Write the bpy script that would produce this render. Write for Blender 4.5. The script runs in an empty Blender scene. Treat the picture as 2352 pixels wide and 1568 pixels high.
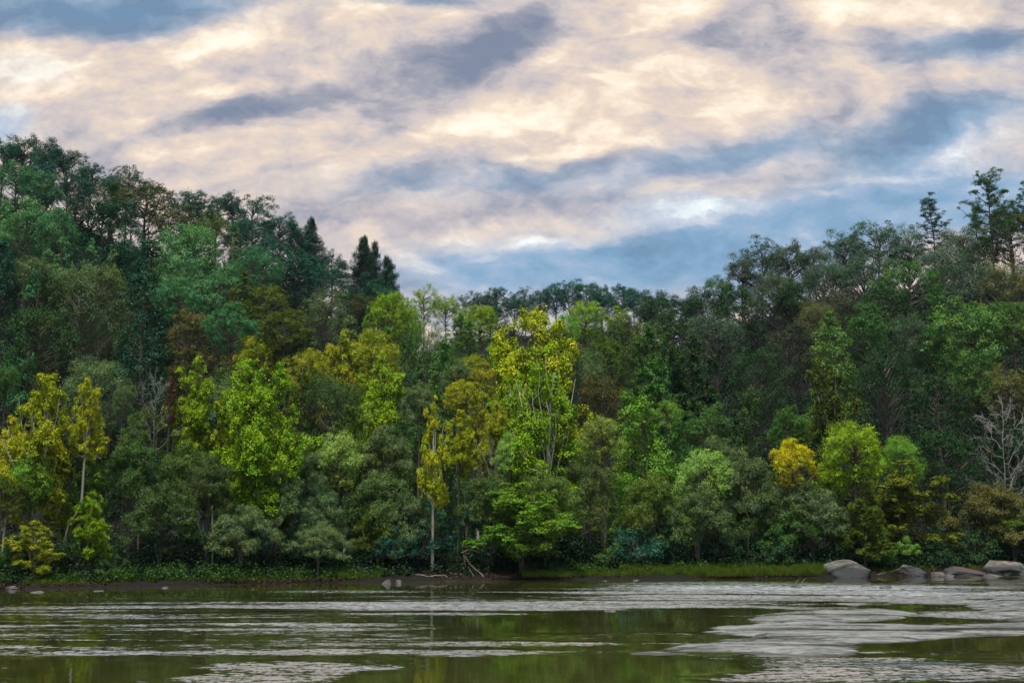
import bpy, math
import numpy as np
from math import radians, sin, cos, tan, atan2, pi, sqrt

# ------------------------------------------------------------------ camera
F = 2613.33            # focal length in units of a 2352 px wide view (40 mm on a 36 mm sensor)
PITCH = radians(9.7)
CAMH = 3.2
sc = bpy.context.scene
C = sc.collection
cam = bpy.data.cameras.new("camera")
cam.lens = 40; cam.sensor_width = 36; cam.clip_end = 6000; cam.clip_start = 0.1
cam_o = bpy.data.objects.new("camera", cam); C.objects.link(cam_o)
cam_o.location = (0, 0, CAMH); cam_o.rotation_euler = (pi / 2 + PITCH, 0, 0)
sc.camera = cam_o
sc.view_settings.view_transform = 'Standard'
sc.view_settings.look = 'None'
sc.view_settings.exposure = 1.6
sc.view_settings.gamma = 1.0
sc.cycles.max_bounces = 7
sc.cycles.diffuse_bounces = 1
sc.cycles.transmission_bounces = 4
sc.cycles.volume_bounces = 0
sc.cycles.glossy_bounces = 2
sc.cycles.use_denoising = True
sc.cycles.sample_clamp_indirect = 4

SUN_EL, SUN_AZ = radians(74), radians(205)      # azimuth clockwise from +Y: high and behind the camera, a little from the side

def ray(px, py):
    cx = (px - 1176) / F; cy = (784 - py) / F
    return np.array([cx, cos(PITCH) - cy * sin(PITCH), sin(PITCH) + cy * cos(PITCH)])
def uv(px, py):
    d = ray(px, py); return d[0] / d[1], d[2] / d[1]
def project(X, Y, Z):
    zz = Z - CAMH
    dep = Y * cos(PITCH) + zz * sin(PITCH)
    up = -Y * sin(PITCH) + zz * cos(PITCH)
    return 1176 + F * X / dep, 784 - F * up / dep
def on_water(px, py, z=0.0):
    d = ray(px, py); k = (z - CAMH) / d[2]
    return d[0] * k, d[1] * k

# ------------------------------------------------------------------ node helper
class NT:
    def __init__(s, nt): s.nt = nt; s.n = nt.nodes; s.l = nt.links
    def new(s, t, **kw):
        n = s.n.new(t)
        for k, v in kw.items(): setattr(n, k, v)
        return n
    def put(s, sock, v):
        if isinstance(v, bpy.types.NodeSocket): s.l.new(v, sock)
        else: sock.default_value = v
    def math(s, op, a, b=None, c=None, clamp=False):
        n = s.new('ShaderNodeMath', operation=op, use_clamp=clamp)
        s.put(n.inputs[0], a)
        if b is not None: s.put(n.inputs[1], b)
        if c is not None: s.put(n.inputs[2], c)
        return n.outputs[0]
    def vm(s, op, a, b=None):
        n = s.new('ShaderNodeVectorMath', operation=op)
        s.put(n.inputs[0], a)
        if b is not None:
            if op == 'SCALE': s.put(n.inputs[3], b)
            else: s.put(n.inputs[1], b)
        return n.outputs[0] if op not in ('LENGTH', 'DOT_PRODUCT') else n.outputs[1]
    def noise(s, vec, scale, detail=4, rough=.5, dist=0., col=False):
        n = s.new('ShaderNodeTexNoise')
        if vec is not None: s.put(n.inputs['Vector'], vec)
        n.inputs['Scale'].default_value = scale; n.inputs['Detail'].default_value = detail
        n.inputs['Roughness'].default_value = rough; n.inputs['Distortion'].default_value = dist
        return n.outputs[1] if col else n.outputs[0]
    def mapping(s, vec, loc=(0, 0, 0), rot=(0, 0, 0), sca=(1, 1, 1), kind='POINT'):
        n = s.new('ShaderNodeMapping', vector_type=kind)
        s.put(n.inputs[0], vec); n.inputs[1].default_value = loc; n.inputs[2].default_value = rot; n.inputs[3].default_value = sca
        return n.outputs[0]
    def mixc(s, fac, a, b, blend='MIX'):
        n = s.new('ShaderNodeMix', data_type='RGBA', blend_type=blend)
        s.put(n.inputs[0], fac); s.put(n.inputs[6], a); s.put(n.inputs[7], b)
        return n.outputs[2]
    def ramp(s, fac, stops, mode='LINEAR'):
        n = s.new('ShaderNodeValToRGB'); s.put(n.inputs[0], fac); cr = n.color_ramp; cr.interpolation = mode
        while len(cr.elements) < len(stops): cr.elements.new(.5)
        for e, (p, c) in zip(cr.elements, stops):
            e.position = p; e.color = (*c, 1) if len(c) == 3 else c
        return n.outputs[0]
    def mrange(s, v, a, b, c=0., d=1., smooth=True):
        n = s.new('ShaderNodeMapRange')
        if smooth: n.interpolation_type = 'SMOOTHSTEP'
        s.put(n.inputs[0], v)
        for i, x in enumerate((a, b, c, d)): n.inputs[i + 1].default_value = x
        return n.outputs[0]

def srgb(r, g, b):
    f = lambda c: c / 255 / 12.92 if c / 255 <= .04045 else ((c / 255 + .055) / 1.055) ** 2.4
    return (f(r), f(g), f(b))

# ------------------------------------------------------------------ sky: Nishita behind a layer of evening cloud
world = bpy.data.worlds.new("World"); sc.world = world; world.use_nodes = True
t = NT(world.node_tree); t.n.clear()
out = t.new('ShaderNodeOutputWorld')
sky = t.new('ShaderNodeTexSky', sky_type='NISHITA', sun_disc=False)
sky.sun_elevation = SUN_EL; sky.sun_rotation = SUN_AZ
bg1 = t.new('ShaderNodeBackground'); t.l.new(sky.outputs[0], bg1.inputs[0]); bg1.inputs[1].default_value = 0.05
tc = t.new('ShaderNodeTexCoord'); D = tc.outputs['Generated']
sep = t.new('ShaderNodeSeparateXYZ'); t.l.new(D, sep.inputs[0])
dy = t.math('MAXIMUM', sep.outputs[1], 0.05)
comb = t.new('ShaderNodeCombineXYZ')
t.l.new(t.math('DIVIDE', sep.outputs[0], dy), comb.inputs[0]); t.l.new(t.math('DIVIDE', sep.outputs[2], dy), comb.inputs[1])
P = comb.outputs[0]                     # heading / steepness of the direction looked in
# wind-drawn streaks rise from lower left to upper right
Pr = t.mapping(P, rot=(0, 0, radians(-17)), sca=(1, 2.1, 1))
wob = t.vm('SCALE', t.vm('SUBTRACT', t.noise(Pr, 5.5, 5, .6, col=True), (.5, .5, .5)), .075)
Pw = t.vm('ADD', P, wob)
def blobs(tab, acc):
    for (x, y, rx, ry, rot, amp) in tab:
        u, v = uv(x, y)
        m = t.mapping(Pw, loc=(u, v, 0), rot=(0, 0, radians(rot)), sca=(rx / F * 1.25, ry / F * 1.25, 1), kind='TEXTURE')
        g = t.new('ShaderNodeTexGradient', gradient_type='SPHERICAL'); t.l.new(m, g.inputs[0])
        acc = t.math('MULTIPLY_ADD', t.mrange(g.outputs[1], 0, .9), amp * (1.25 if amp < 0 else 1), acc)
    return acc
CLOUD = [(230, 20, 480, 75, 3, -.48), (920, -5, 240, 45, -6, -.42), (1180, 85, 240, 70, 38, -.27), (1010, 150, 280, 70, 25, -.25),
 (640, 240, 230, 50, 20, -.33), (440, 290, 260, 36, 14, -.30), (1750, 70, 190, 75, 10, -.28), (2230, 100, 260, 55, 12, -.38),
 (2120, 290, 380, 75, 14, -.36), (1700, 330, 330, 60, 20, -.30), (960, 410, 200, 50, 12, -.24), (1300, 385, 260, 45, 10, -.26),
 (1720, 575, 800, 120, 6, -.16), (1050, 610, 300, 60, 0, -.10), (2150, 440, 330, 90, 10, -.12), (1500, 545, 330, 45, 5, -.18), (800, 470, 240, 50, 10, -.14), (1300,470,260,40,8,-.08),
 (300, 115, 380, 55, 5, .26), (80, 220, 210, 90, 20, .26), (540, 80, 180, 45, 20, .30), (520, 220, 110, 26, 0, .24),
 (420, 345, 330, 70, 12, .15), (860, 55, 130, 50, 10, .26), (1450, 215, 480, 95, 14, .17), (1950, 25, 330, 75, 8, .40),
 (1560, 20, 160, 60, 10, .30), (1850, 195, 420, 60, 10, .16), (1020, 300, 280, 55, 16, .22), (1200, 355, 260, 22, 4, .20),
 (1480, 420, 180, 36, -5, .12), (1600, 482, 150, 16, -3, .08), (1890, 458, 120, 20, 3, .18), (1530, 522, 80, 12, 4, .12),
 (950, 585, 170, 34, -22, .34), (1240, 540, 140, 20, 5, .16), (2280, 340, 200, 30, 5, .10), (1350, 320, 260, 45, 10, .12),
 (0, 100, 140, 40, 0, .18), (1100, 520, 240, 24, 8, .16), (0, 275, 80, 40, 0, -.15), (640, 400, 300, 55, 12, .06), (1440, 330, 120, 22, 0, .2), (2000,400,200,22,10,.1)]
n1 = t.noise(Pr, 4.2, 8, .62, .15)
n2 = t.noise(t.mapping(Pw, loc=(3, 1, 0), rot=(0, 0, radians(-16)), sca=(1, 2.0, 1)), 13, 8, .6, 0)
n3 = t.noise(t.mapping(P, loc=(7, 2, 0), rot=(0, 0, radians(-12)), sca=(1, 1.8, 1)), 48, 5, .6, .4)
base = t.math('MULTIPLY_ADD', t.math('SUBTRACT', n1, .5), 0.7, .365)
base = t.math('MULTIPLY_ADD', t.math('SUBTRACT', n2, .5), 1.35, base)
base = t.math('MULTIPLY_ADD', t.math('SUBTRACT', n3, .5), .28, base)
lump = t.math('SUBTRACT', .78, t.math('ABSOLUTE', t.math('MULTIPLY_ADD', t.noise(t.mapping(Pw, rot=(0, 0, radians(-14)), sca=(1, 1.7, 1), loc=(9, 4, 0)), 16, 5, .55, 0), 2, -1)))
base = t.math('MULTIPLY_ADD', lump, .30, base)
fld = blobs(CLOUD, base)
COOL = [(230, 15, 520, 90, 0, .75), (920, -10, 260, 60, 0, .5), (1000, 430, 330, 70, 0, .35), (1300, 400, 260, 60, 0, .4), (1700, 560, 1000, 150, 8, 1.0),
        (2150, 330, 420, 120, 15, .8), (1700, 340, 380, 80, 15, .6), (2250, 110, 260, 80, 0, .5), (0, 270, 110, 60, 0, .9), (1150, 590, 380, 80, 0, .6), (2300, 470, 300, 120, 0, .6), (1600, 480, 260, 40, 0, .5), (80, 160, 160, 60, 0, .35)]
cool = t.math('ADD', blobs(COOL, 0.04), t.math('MULTIPLY', t.math('SUBTRACT', n2, .5), .5))
cool = t.math('MINIMUM', t.math('MAXIMUM', cool, 0), 1)
# the rest of the heavens (behind and overhead) carries the same cloud sheet
front = t.mrange(sep.outputs[1], .10, .30)
nb = t.noise(t.mapping(D, sca=(1, 1, 2.2)), 2.6, 7, .6, .2)
fb = t.math('MULTIPLY_ADD', t.math('SUBTRACT', nb, .5), 1.1, .74)
mixf = t.new('ShaderNodeMix', data_type='FLOAT'); t.l.new(front, mixf.inputs[0]); t.l.new(fb, mixf.inputs[2]); t.l.new(fld, mixf.inputs[3])
fld = t.math('MULTIPLY_ADD', t.mrange(sep.outputs[2], .46, .75), .26, mixf.outputs[0])
mixg = t.new('ShaderNodeMix', data_type='FLOAT'); t.l.new(front, mixg.inputs[0]); mixg.inputs[2].default_value = .85; t.l.new(cool, mixg.inputs[3])
cool = t.math('MULTIPLY_ADD', t.mrange(sep.outputs[2], .45, .58), .75, mixg.outputs[0], clamp=True)
warm_r = t.ramp(fld, [(0, srgb(122, 132, 152)), (.28, srgb(160, 158, 168)), (.5, srgb(201, 190, 188)), (.72, srgb(230, 210, 190)), (.88, srgb(251, 232, 207)), (1, srgb(255, 243, 224))])
cool_r = t.ramp(fld, [(0, srgb(106, 140, 172)), (.28, srgb(128, 164, 194)), (.5, srgb(152, 176, 203)), (.72, srgb(196, 204, 216)), (.88, srgb(228, 238, 242)), (1, srgb(247, 250, 247))])
colr = t.mixc(cool, warm_r, cool_r)
bg2 = t.new('ShaderNodeBackground'); t.l.new(colr, bg2.inputs[0]); bg2.inputs[1].default_value = 0.37
cover = t.math('MULTIPLY_ADD', t.mrange(n2, .25, .6), .08, .90)
ms = t.new('ShaderNodeMixShader'); t.l.new(cover, ms.inputs[0]); t.l.new(bg1.outputs[0], ms.inputs[1]); t.l.new(bg2.outputs[0], ms.inputs[2])
t.l.new(ms.outputs[0], out.inputs[0])
world.cycles.sampling_method = 'MANUAL'; world.cycles.sample_map_resolution = 512

sun = bpy.data.lights.new("sun", 'SUN'); sun.energy = 1.5; sun.angle = radians(10); sun.color = (1, .97, .91)
so = bpy.data.objects.new("sun", sun); C.objects.link(so)
sd = np.array([sin(SUN_AZ) * cos(SUN_EL), cos(SUN_AZ) * cos(SUN_EL), sin(SUN_EL)])   # towards the sun
so.rotation_euler = (pi / 2 - SUN_EL, 0, atan2(sd[1], sd[0]) + pi / 2)

# ------------------------------------------------------------------ tagging helpers
LABELS = {}
def tag(o, label=None, cat=None, group=None, kind=None):
    if label: o['label'] = label; LABELS.setdefault(label, []).append(o.name)
    if cat: o['category'] = cat
    if group: o['group'] = group
    if kind: o['kind'] = kind
    return o
def link(name, data, parent=None):
    o = bpy.data.objects.new(name, data); C.objects.link(o)
    if parent is not None: o.parent = parent
    return o
def empty(name, loc): o = link(name, None); o.location = loc; o.empty_display_size = .3; return o

def mesh_from(name, V, faces, mat=None, smooth=False, attr=None, uvn=None):
    """V (n,3); faces a list of (m,k) integer arrays; attr: dict name -> per-face (m,3)"""
    me = bpy.data.meshes.new(name)
    faces = [f for f in faces if len(f)]
    V = np.asarray(V, dtype=np.float32)
    me.vertices.add(len(V)); me.vertices.foreach_set('co', V.ravel())
    loops = np.concatenate([f.ravel() for f in faces]).astype(np.int32)
    sizes = np.concatenate([np.full(len(f), f.shape[1]) for f in faces])
    starts = np.concatenate([[0], np.cumsum(sizes)[:-1]]).astype(np.int32)
    me.loops.add(len(loops)); me.loops.foreach_set('vertex_index', loops)
    me.polygons.add(len(sizes)); me.polygons.foreach_set('loop_start', starts)
    if smooth: me.polygons.foreach_set('use_smooth', np.ones(len(sizes), dtype=bool))
    me.update(calc_edges=True)
    if attr:
        for k, a in attr.items():
            at = me.attributes.new(k, 'FLOAT_VECTOR', 'FACE'); at.data.foreach_set('vector', np.asarray(a, dtype=np.float32).ravel())
    if mat: me.materials.append(mat)
    return me

def nrm(a): return a / (np.linalg.norm(a, axis=-1, keepdims=True) + 1e-9)

class Tubes:
    def __init__(s, sides=5): s.V = []; s.Fq = []; s.n = 0; s.sides = sides
    def add(s, pts, rad, sides=None):
        k = sides or s.sides
        pts = np.asarray(pts, float); rad = np.asarray(rad, float); m = len(pts)
        T = nrm(np.gradient(pts, axis=0))
        ref = np.array([0, 0, 1.]) if abs(T[:, 2]).mean() < .8 else np.array([1., 0, 0])
        A = nrm(np.cross(T, ref)); B = np.cross(T, A)
        an = np.arange(k) * 2 * pi / k
        ring = pts[:, None] + rad[:, None, None] * (np.cos(an)[None, :, None] * A[:, None] + np.sin(an)[None, :, None] * B[:, None])
        s.V.append(ring.reshape(-1, 3))
        i = np.arange(m - 1)[:, None] * k; j = np.arange(k)[None]; j2 = (j + 1) % k
        s.Fq.append(np.stack([i + j, i + j2, i + k + j2, i + k + j], -1).reshape(-1, 4) + s.n)
        s.n += m * k
    def mesh(s, name, mat): return mesh_from(name, np.concatenate(s.V), [np.concatenate(s.Fq)], mat, True)

def curve(a, b, n=7, sag=0., rng=None, wob=0.):
    a = np.asarray(a, float); b = np.asarray(b, float); s = np.linspace(0, 1, n)[:, None]
    p = a + (b - a) * s; p[:, 2] += (sag * 4 * s * (1 - s))[:, 0]
    if rng is not None and wob: p[1:-1] += rng.normal(0, wob, (n - 2, 3))
    return p

# ------------------------------------------------------------------ materials
def mat(name): 
    m = bpy.data.materials.new(name); m.use_nodes = True; m.node_tree.nodes.clear(); return m, NT(m.node_tree)
def finish(n, shader, disp=None):
    o = n.new('ShaderNodeOutputMaterial'); n.l.new(shader, o.inputs[0])
    if disp is not None: n.l.new(disp, o.inputs[2])
def principled(n, color, rough=.8, spec=.3, **kw):
    p = n.new('ShaderNodeBsdfPrincipled'); n.put(p.inputs['Base Color'], color); n.put(p.inputs['Roughness'], rough)
    p.inputs['Specular IOR Level'].default_value = spec
    for k, v in kw.items(): n.put(p.inputs[k], v)
    return p
LEAF, n = mat("leaf")
oi = n.new('ShaderNodeObjectInfo'); at = n.new('ShaderNodeAttribute', attribute_name='leafvar')
s3 = n.new('ShaderNodeSeparateXYZ'); n.l.new(at.outputs['Vector'], s3.inputs[0])
c = oi.outputs['Color']
c = n.mixc(n.math('MULTIPLY', s3.outputs[1], .75), n.mixc(1, c, (.62, .82, .74, 1), 'MULTIPLY'), n.mixc(1, c, (1.20, 1.10, .65, 1), 'MULTIPLY'))   # clump to clump
c = n.mixc(1, c, n.ramp(s3.outputs[0], [(0, (.74, .74, .74)), (.5, (.97, .97, .97)), (1, (1.3, 1.27, 1.2))]), 'MULTIPLY')                      # leaf to leaf
turn = n.math('GREATER_THAN', s3.outputs[2], oi.outputs['Alpha'])
c = n.mixc(n.math('MULTIPLY', turn, .65), c, (.30, .15, .02, 1))                                                                                     # turned leaves
df = n.new('ShaderNodeBsdfDiffuse'); n.l.new(c, df.inputs[0])
tr = n.new('ShaderNodeBsdfTranslucent'); n.l.new(n.mixc(1, c, (1.1, 1.2, .55, 1), 'MULTIPLY'), tr.inputs[0])
gl = n.new('ShaderNodeBsdfGlossy'); gl.inputs['Roughness'].default_value = .5; gl.inputs[0].default_value = (.8, .9, 1, 1)
m1 = n.new('ShaderNodeMixShader'); m1.inputs[0].default_value = .17; n.l.new(df.outputs[0], m1.inputs[1]); n.l.new(tr.outputs[0], m1.inputs[2])
m2 = n.new('ShaderNodeMixShader'); m2.inputs[0].default_value = .012; n.l.new(m1.outputs[0], m2.inputs[1]); n.l.new(gl.outputs[0], m2.inputs[2])
finish(n, m2.outputs[0])

def bark(name, c1, c2, sc_=3.):
    m, n = mat(name); tc = n.new('ShaderNodeTexCoord')
    v = n.noise(n.mapping(tc.outputs['Object'], sca=(1, 1, .3)), sc_, 5, .65)
    v2 = n.noise(tc.outputs['Object'], sc_ * 6, 3, .6)
    col = n.ramp(n.math('MULTIPLY_ADD', v2, .4, n.math('MULTIPLY', v, .7)), [(.4, c1), (.62, c2)])
    bp = n.new('ShaderNodeBump'); bp.inputs['Strength'].default_value = .5; bp.inputs['Distance'].default_value = .03; n.l.new(v2, bp.inputs['Height'])
    p = principled(n, col, .85, .2); n.l.new(bp.outputs[0], p.inputs['Normal']); finish(n, p.outputs[0]); return m
BARK = bark("bark_grey_brown", (.035, .028, .02), (.13, .11, .085))
BARKW = bark("bark_pale", (.20, .18, .14), (.62, .60, .54), 1.6)
BARKM = bark('bark_mid_grey', (.05, .045, .035), (.20, .18, .15), 2.5)
BARKG = bark("bark_weathered_grey", (.09, .09, .08), (.30, .295, .27), 2.5)

# ------------------------------------------------------------------ tree prototypes (built once, copied with shared meshes)
def leaf_mesh(name, P, N, size, rng, lobeid, nl, aspect=.55, tn=None):
    m = len(P)
    N = nrm(N); R = rng.normal(size=(m, 3)) if tn is None else tn
    T = nrm(R - (R * N).sum(1, keepdims=True) * N); B = np.cross(N, T)
    s = size * rng.uniform(.65, 1.35, (m, 1))
    fold = N * s * .18
    V = np.stack([P - T * s * .5, P + B * s * aspect * .5 + fold, P + T * s * .5, P - B * s * aspect * .5 + fold], 1).reshape(-1, 3)
    Fc = np.arange(4 * m).reshape(-1, 4)
    lobev = rng.uniform(0, 1, nl)
    var = np.stack([np.clip(rng.normal(.45, .22, m), 0, 1), np.clip(lobev[lobeid] + rng.normal(0, .12, m), 0, 1), rng.uniform(0, 1, m)], 1)
    # turned leaves gather in some clumps
    var[:, 2] = np.clip(var[:, 2] * (.55 + .6 * rng.uniform(0, 1, nl)[lobeid]), 0, 1)
    return mesh_from(name, V, [Fc], LEAF, False, {'leafvar': var})

def fill_lobes(cen, rad, rng, twigs=16, per=13, size=.26, sig=.17, upbias=.35, aspect=.55, hang=0., name='crown', rnd=.55):
    cen = np.asarray(cen, float); rad = np.asarray(rad, float); L = len(cen)
    vol = (rad[:, 0] / rad[:, 0].mean()) ** 1.6
    nt = np.maximum(3, (twigs * vol)).astype(int)
    lid = np.repeat(np.arange(L), nt); m = len(lid)
    d = rng.normal(size=(m, 3)); d[:, 2] += upbias * 2.4; d = nrm(d)
    r = rng.uniform(.5, 1, m)[:, None] ** .6
    tw = cen[lid] + d * r * rad[lid] * rng.uniform(.8, 1.25, m)[:, None]
    tid = np.repeat(np.arange(m), per); lf = lid[tid]; k = len(tid)
    off = rng.normal(size=(k, 3)) * sig * rad[lf].mean(1)[:, None] * np.array([1.15, 1.15, .75])
    if hang: off[:, 2] -= np.abs(rng.normal(0, hang, k))
    Pp = tw[tid] + off
    out = nrm(Pp - cen[lf] + d[tid] * .3)
    N = out * .75 + np.array([0, 0, .5]) + rng.normal(size=(k, 3)) * rnd * .6
    return leaf_mesh(name, Pp, N, size, rng, lf, L, aspect)

def bumps(rng, d, k=7, amp=.4):
    q = nrm(rng.normal(size=(k, 3))); a = rng.uniform(-.6, 1, k) * amp
    return 1 + (np.maximum(0, d @ q.T) ** 3 * a).sum(1)

def trunk_path(rng, H, lean=.03, n=9):
    z = np.linspace(0, H, n); p = np.zeros((n, 3)); p[:, 2] = z
    w = np.cumsum(rng.normal(0, .012 * H, (n, 2)), 0); p[:, :2] = w * (z / H)[:, None] + rng.normal(0, lean, 2) * z[:, None]
    return p
def at_z(path, z):
    return np.array([np.interp(z, path[:, 2], path[:, i]) for i in range(3)])

def down(path, H):
    e = path[1] - path[0]; e = e / max(e[2], .01); a = path[0] + e * -H * .9 * .3; return np.vstack([path[0] - np.array([e[0] * .1, e[1] * .1, 1.0]) * H * 1.0, path])
def rad_ext(r): return np.concatenate([[r[0] * 1.35], r])
def proto_round(seed, H=15, W=12, cb=.25, n_l=70, twigs=17, per=13, size=.27, lr=(.085, .15), fl=.8, bk=None, twr=.012, sig=.17, asc=.35, top=1.0, bare=0):
    rng = np.random.default_rng(seed); T = Tubes()
    cz = H * (cb + 1) / 2; rz = H * (1 - cb) / 2
    d = rng.normal(size=(n_l, 3)); d[:, 2] = d[:, 2] * .9 + .25; d = nrm(d)
    s = rng.uniform(.25, 1, n_l) ** .45 * .86 * bumps(rng, d)
    cen = d * s[:, None] * np.array([W / 2, W / 2, rz]); cen[:, 2] += cz
    cen[:, 2] = np.minimum(cen[:, 2], H * .97)
    r = rng.uniform(*lr, n_l) * W
    path = trunk_path(rng, H * .82)
    T.add(down(path, H), rad_ext(np.linspace(.022 * H * (.7 if bare else 1), .004 * H, len(path))), 7)
    for i in range(n_l):
        if rng.random() < .62:
            hz = np.clip(cen[i, 2] - asc * np.hypot(cen[i, 0], cen[i, 1]) - rng.uniform(.3, 1.6), cb * H * .7, H * .78)
            a = at_z(path, hz); pts = curve(a, cen[i], 6, -.04 * np.linalg.norm(cen[i] - a), rng, .12)
            T.add(pts, np.linspace(.0085 * H, .0018 * H, 6), 4)
    for _ in range(bare):   # bare upper twigs showing between the leaves
        dd = nrm(rng.normal(size=3) + np.array([0, 0, 1.1])); e = dd * np.array([W / 2, W / 2, rz]) * rng.uniform(.85, 1.08) + np.array([0, 0, cz])
        hz = np.clip(e[2] - .9 * np.hypot(e[0], e[1]) - 1, cb * H * .6, H * .75); a = at_z(path, hz)
        T.add(curve(a, e, 8, -.3, rng, .16), np.linspace(.006 * H, .0012 * H, 8), 4)
    crown = fill_lobes(cen, np.stack([r, r, r * fl], 1), rng, twigs, per, size, sig)
    return T.mesh('trunk', bk or BARK), crown, W, H

def proto_spire(seed, H=17, W=7, cb=.15, n_l=58, size=.26, twigs=16, per=13, bk=None, pw=.75, bul=.3):
    rng = np.random.default_rng(seed); T = Tubes()
    s = rng.uniform(0, 1, n_l) ** 1.15; z = H * (cb + (1 - cb) * s) * .985
    prof = np.minimum(1, (1 - s) ** pw * 1.15 + .03) * np.minimum(1, bul + s * 4)
    a = rng.uniform(0, 2 * pi, n_l); rr = prof * W / 2 * rng.uniform(.45, .9, n_l)
    cen = np.stack([np.cos(a) * rr, np.sin(a) * rr, z - .04 * H * (1 - s)], 1)
    r = W * rng.uniform(.10, .16, n_l) * (.55 + .6 * prof)
    path = trunk_path(rng, H * .95, .01); T.add(down(path, H), rad_ext(np.linspace(.018 * H, .002 * H, len(path))), 6)
    for i in range(n_l):
        a0 = at_z(path, max(cen[i, 2] - .55 * rr[i] - .5, .1 * H)); T.add(curve(a0, cen[i], 5, 0, rng, .06), np.linspace(.005 * H, .0013 * H, 5), 4)
    return T.mesh('trunk', bk or BARK), fill_lobes(cen, np.stack([r, r, r * 1.05], 1), rng, twigs, per, size, .2), W, H

def proto_syc(seed, H=16, W=11, cb=.30, size=.33, leaders=7, dens=1.0, bk=None):
    """open crown of upright ragged plumes on pale forking limbs"""
    rng = np.random.default_rng(seed); T = Tubes(6); cen = []; rad = []
    path = trunk_path(rng, H * .9, .03, 11); T.add(down(path, H), rad_ext(np.linspace(.019 * H, .004 * H, 11)), 7)
    L = []
    for k in range(leaders):
        ang = k * 2 * pi / leaders + rng.uniform(-.5, .5); s = k / max(1, leaders - 1)
        zt = H * rng.uniform(.62, .98) * (1 if k else .99); R = W / 2 * rng.uniform(.45, .95) * sqrt(max(.05, 1 - (zt / H - .5) ** 2 * 3.2))
        L.append((H * rng.uniform(cb * .8, .55), np.array([cos(ang) * R, sin(ang) * R, zt])))
    L.append((H * .6, np.array([0, 0, H * .97])))
    for k in range(leaders):
        ang = rng.uniform(0, 2 * pi); R = W / 2 * rng.uniform(.7, 1.0); L.append((H * rng.uniform(cb * .7, .5), np.array([cos(ang) * R, sin(ang) * R, H * rng.uniform(cb, .62)])))
    for (z0, e) in L:
        a = at_z(path, z0); p = curve(a, e, 9, -.10 * np.linalg.norm((e - a)[:2]) - .2, rng, .14); T.add(p, np.linspace(.0095 * H, .0016 * H, 9), 5)
        m = int(rng.integers(6, 10) * dens)
        for j in range(m):
            q = rng.uniform(.35, 1.0); c0 = np.array([np.interp(q * 8, range(9), p[:, i]) for i in range(3)])
            o = rng.normal(0, W * .055 * (1.3 - q * .6), 3); c1 = c0 + o + np.array([0, 0, .15])
            c1[2] = min(c1[2], H * .985)
            cen.append(c1); rr = W * rng.uniform(.045, .085) * (1.25 - .5 * q); rad.append((rr, rr, rr * 1.25))
            if rng.random() < .5: T.add(curve(c0, c1, 3), np.linspace(.003 * H, .0012 * H, 3), 3)
    return T.mesh('trunk', bk or BARKW), fill_lobes(cen, rad, rng, 13, 19, size, .24, .5, .7, rnd=.6), W, H

def proto_spread(seed, H=11, W=13, cb=.26, size=.215, limbs=15, bk=None, droop=.35, fine=1.0):
    """low arching limbs carrying flattened fine-leaved sprays"""
    rng = np.random.default_rng(seed); T = Tubes(); cen = []; rad = []
    stems = rng.integers(2, 4); bases = []
    for k in range(stems):
        path = trunk_path(rng, H * .8, .10, 8); T.add(down(path, H), rad_ext(np.linspace(.016 * H, .004 * H, 8)), 6); bases.append(path)
    for k in range(limbs):
        ang = k * 2.4 + rng.uniform(-.4, .4); path = bases[k % stems]
        lv = (k + .5) / limbs; z0 = H * (.18 + .5 * lv); R = W / 2 * (1.02 - .55 * lv ** 1.5) * rng.uniform(.8, 1.1)
        zt = H * (cb + (.78 - cb) * lv ** .8) + rng.normal(0, .25)
        a = at_z(path, min(z0, zt + .5)); e = np.array([cos(ang) * R, sin(ang) * R, zt])
        p = curve(a, e, 9, droop * R * .55 + .3, rng, .12); T.add(p, np.linspace(.008 * H, .0014 * H, 9), 4)
        for j in range(11):
            q = rng.uniform(.25, 1.06); c0 = np.array([np.interp(q * 8, range(9), p[:, i]) for i in range(3)])
            sd_ = rng.normal(0, .09 * W * (1.2 - .5 * q)); c1 = c0 + np.array([-sin(ang) * sd_, cos(ang) * sd_, rng.normal(.1, .25)])
            rr = W * rng.uniform(.045, .085); cen.append(c1); rad.append((rr * 1.2, rr * 1.2, rr * .55))
            if rng.random() < .35: T.add(curve(c0, c1, 4, .1, rng, .04), np.linspace(.0028 * H, .001 * H, 4), 3)
    for j in range(16):
        a = rng.uniform(0, 2 * pi); rr = W * rng.uniform(0, .24); cen.append((cos(a) * rr, sin(a) * rr, H * rng.uniform(.72, .96) - rr * .35)); q = W * rng.uniform(.06, .09); rad.append((q, q, q * .6))
    cen = np.array(cen); cen[:, 2] = np.clip(cen[:, 2], .05 * H, H * .97)
    return T.mesh('trunk', bk or BARKM), fill_lobes(cen, rad, rng, int(13 * fine), 14, size, .2, .3, .5, hang=.12, rnd=.6), W, H

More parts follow.
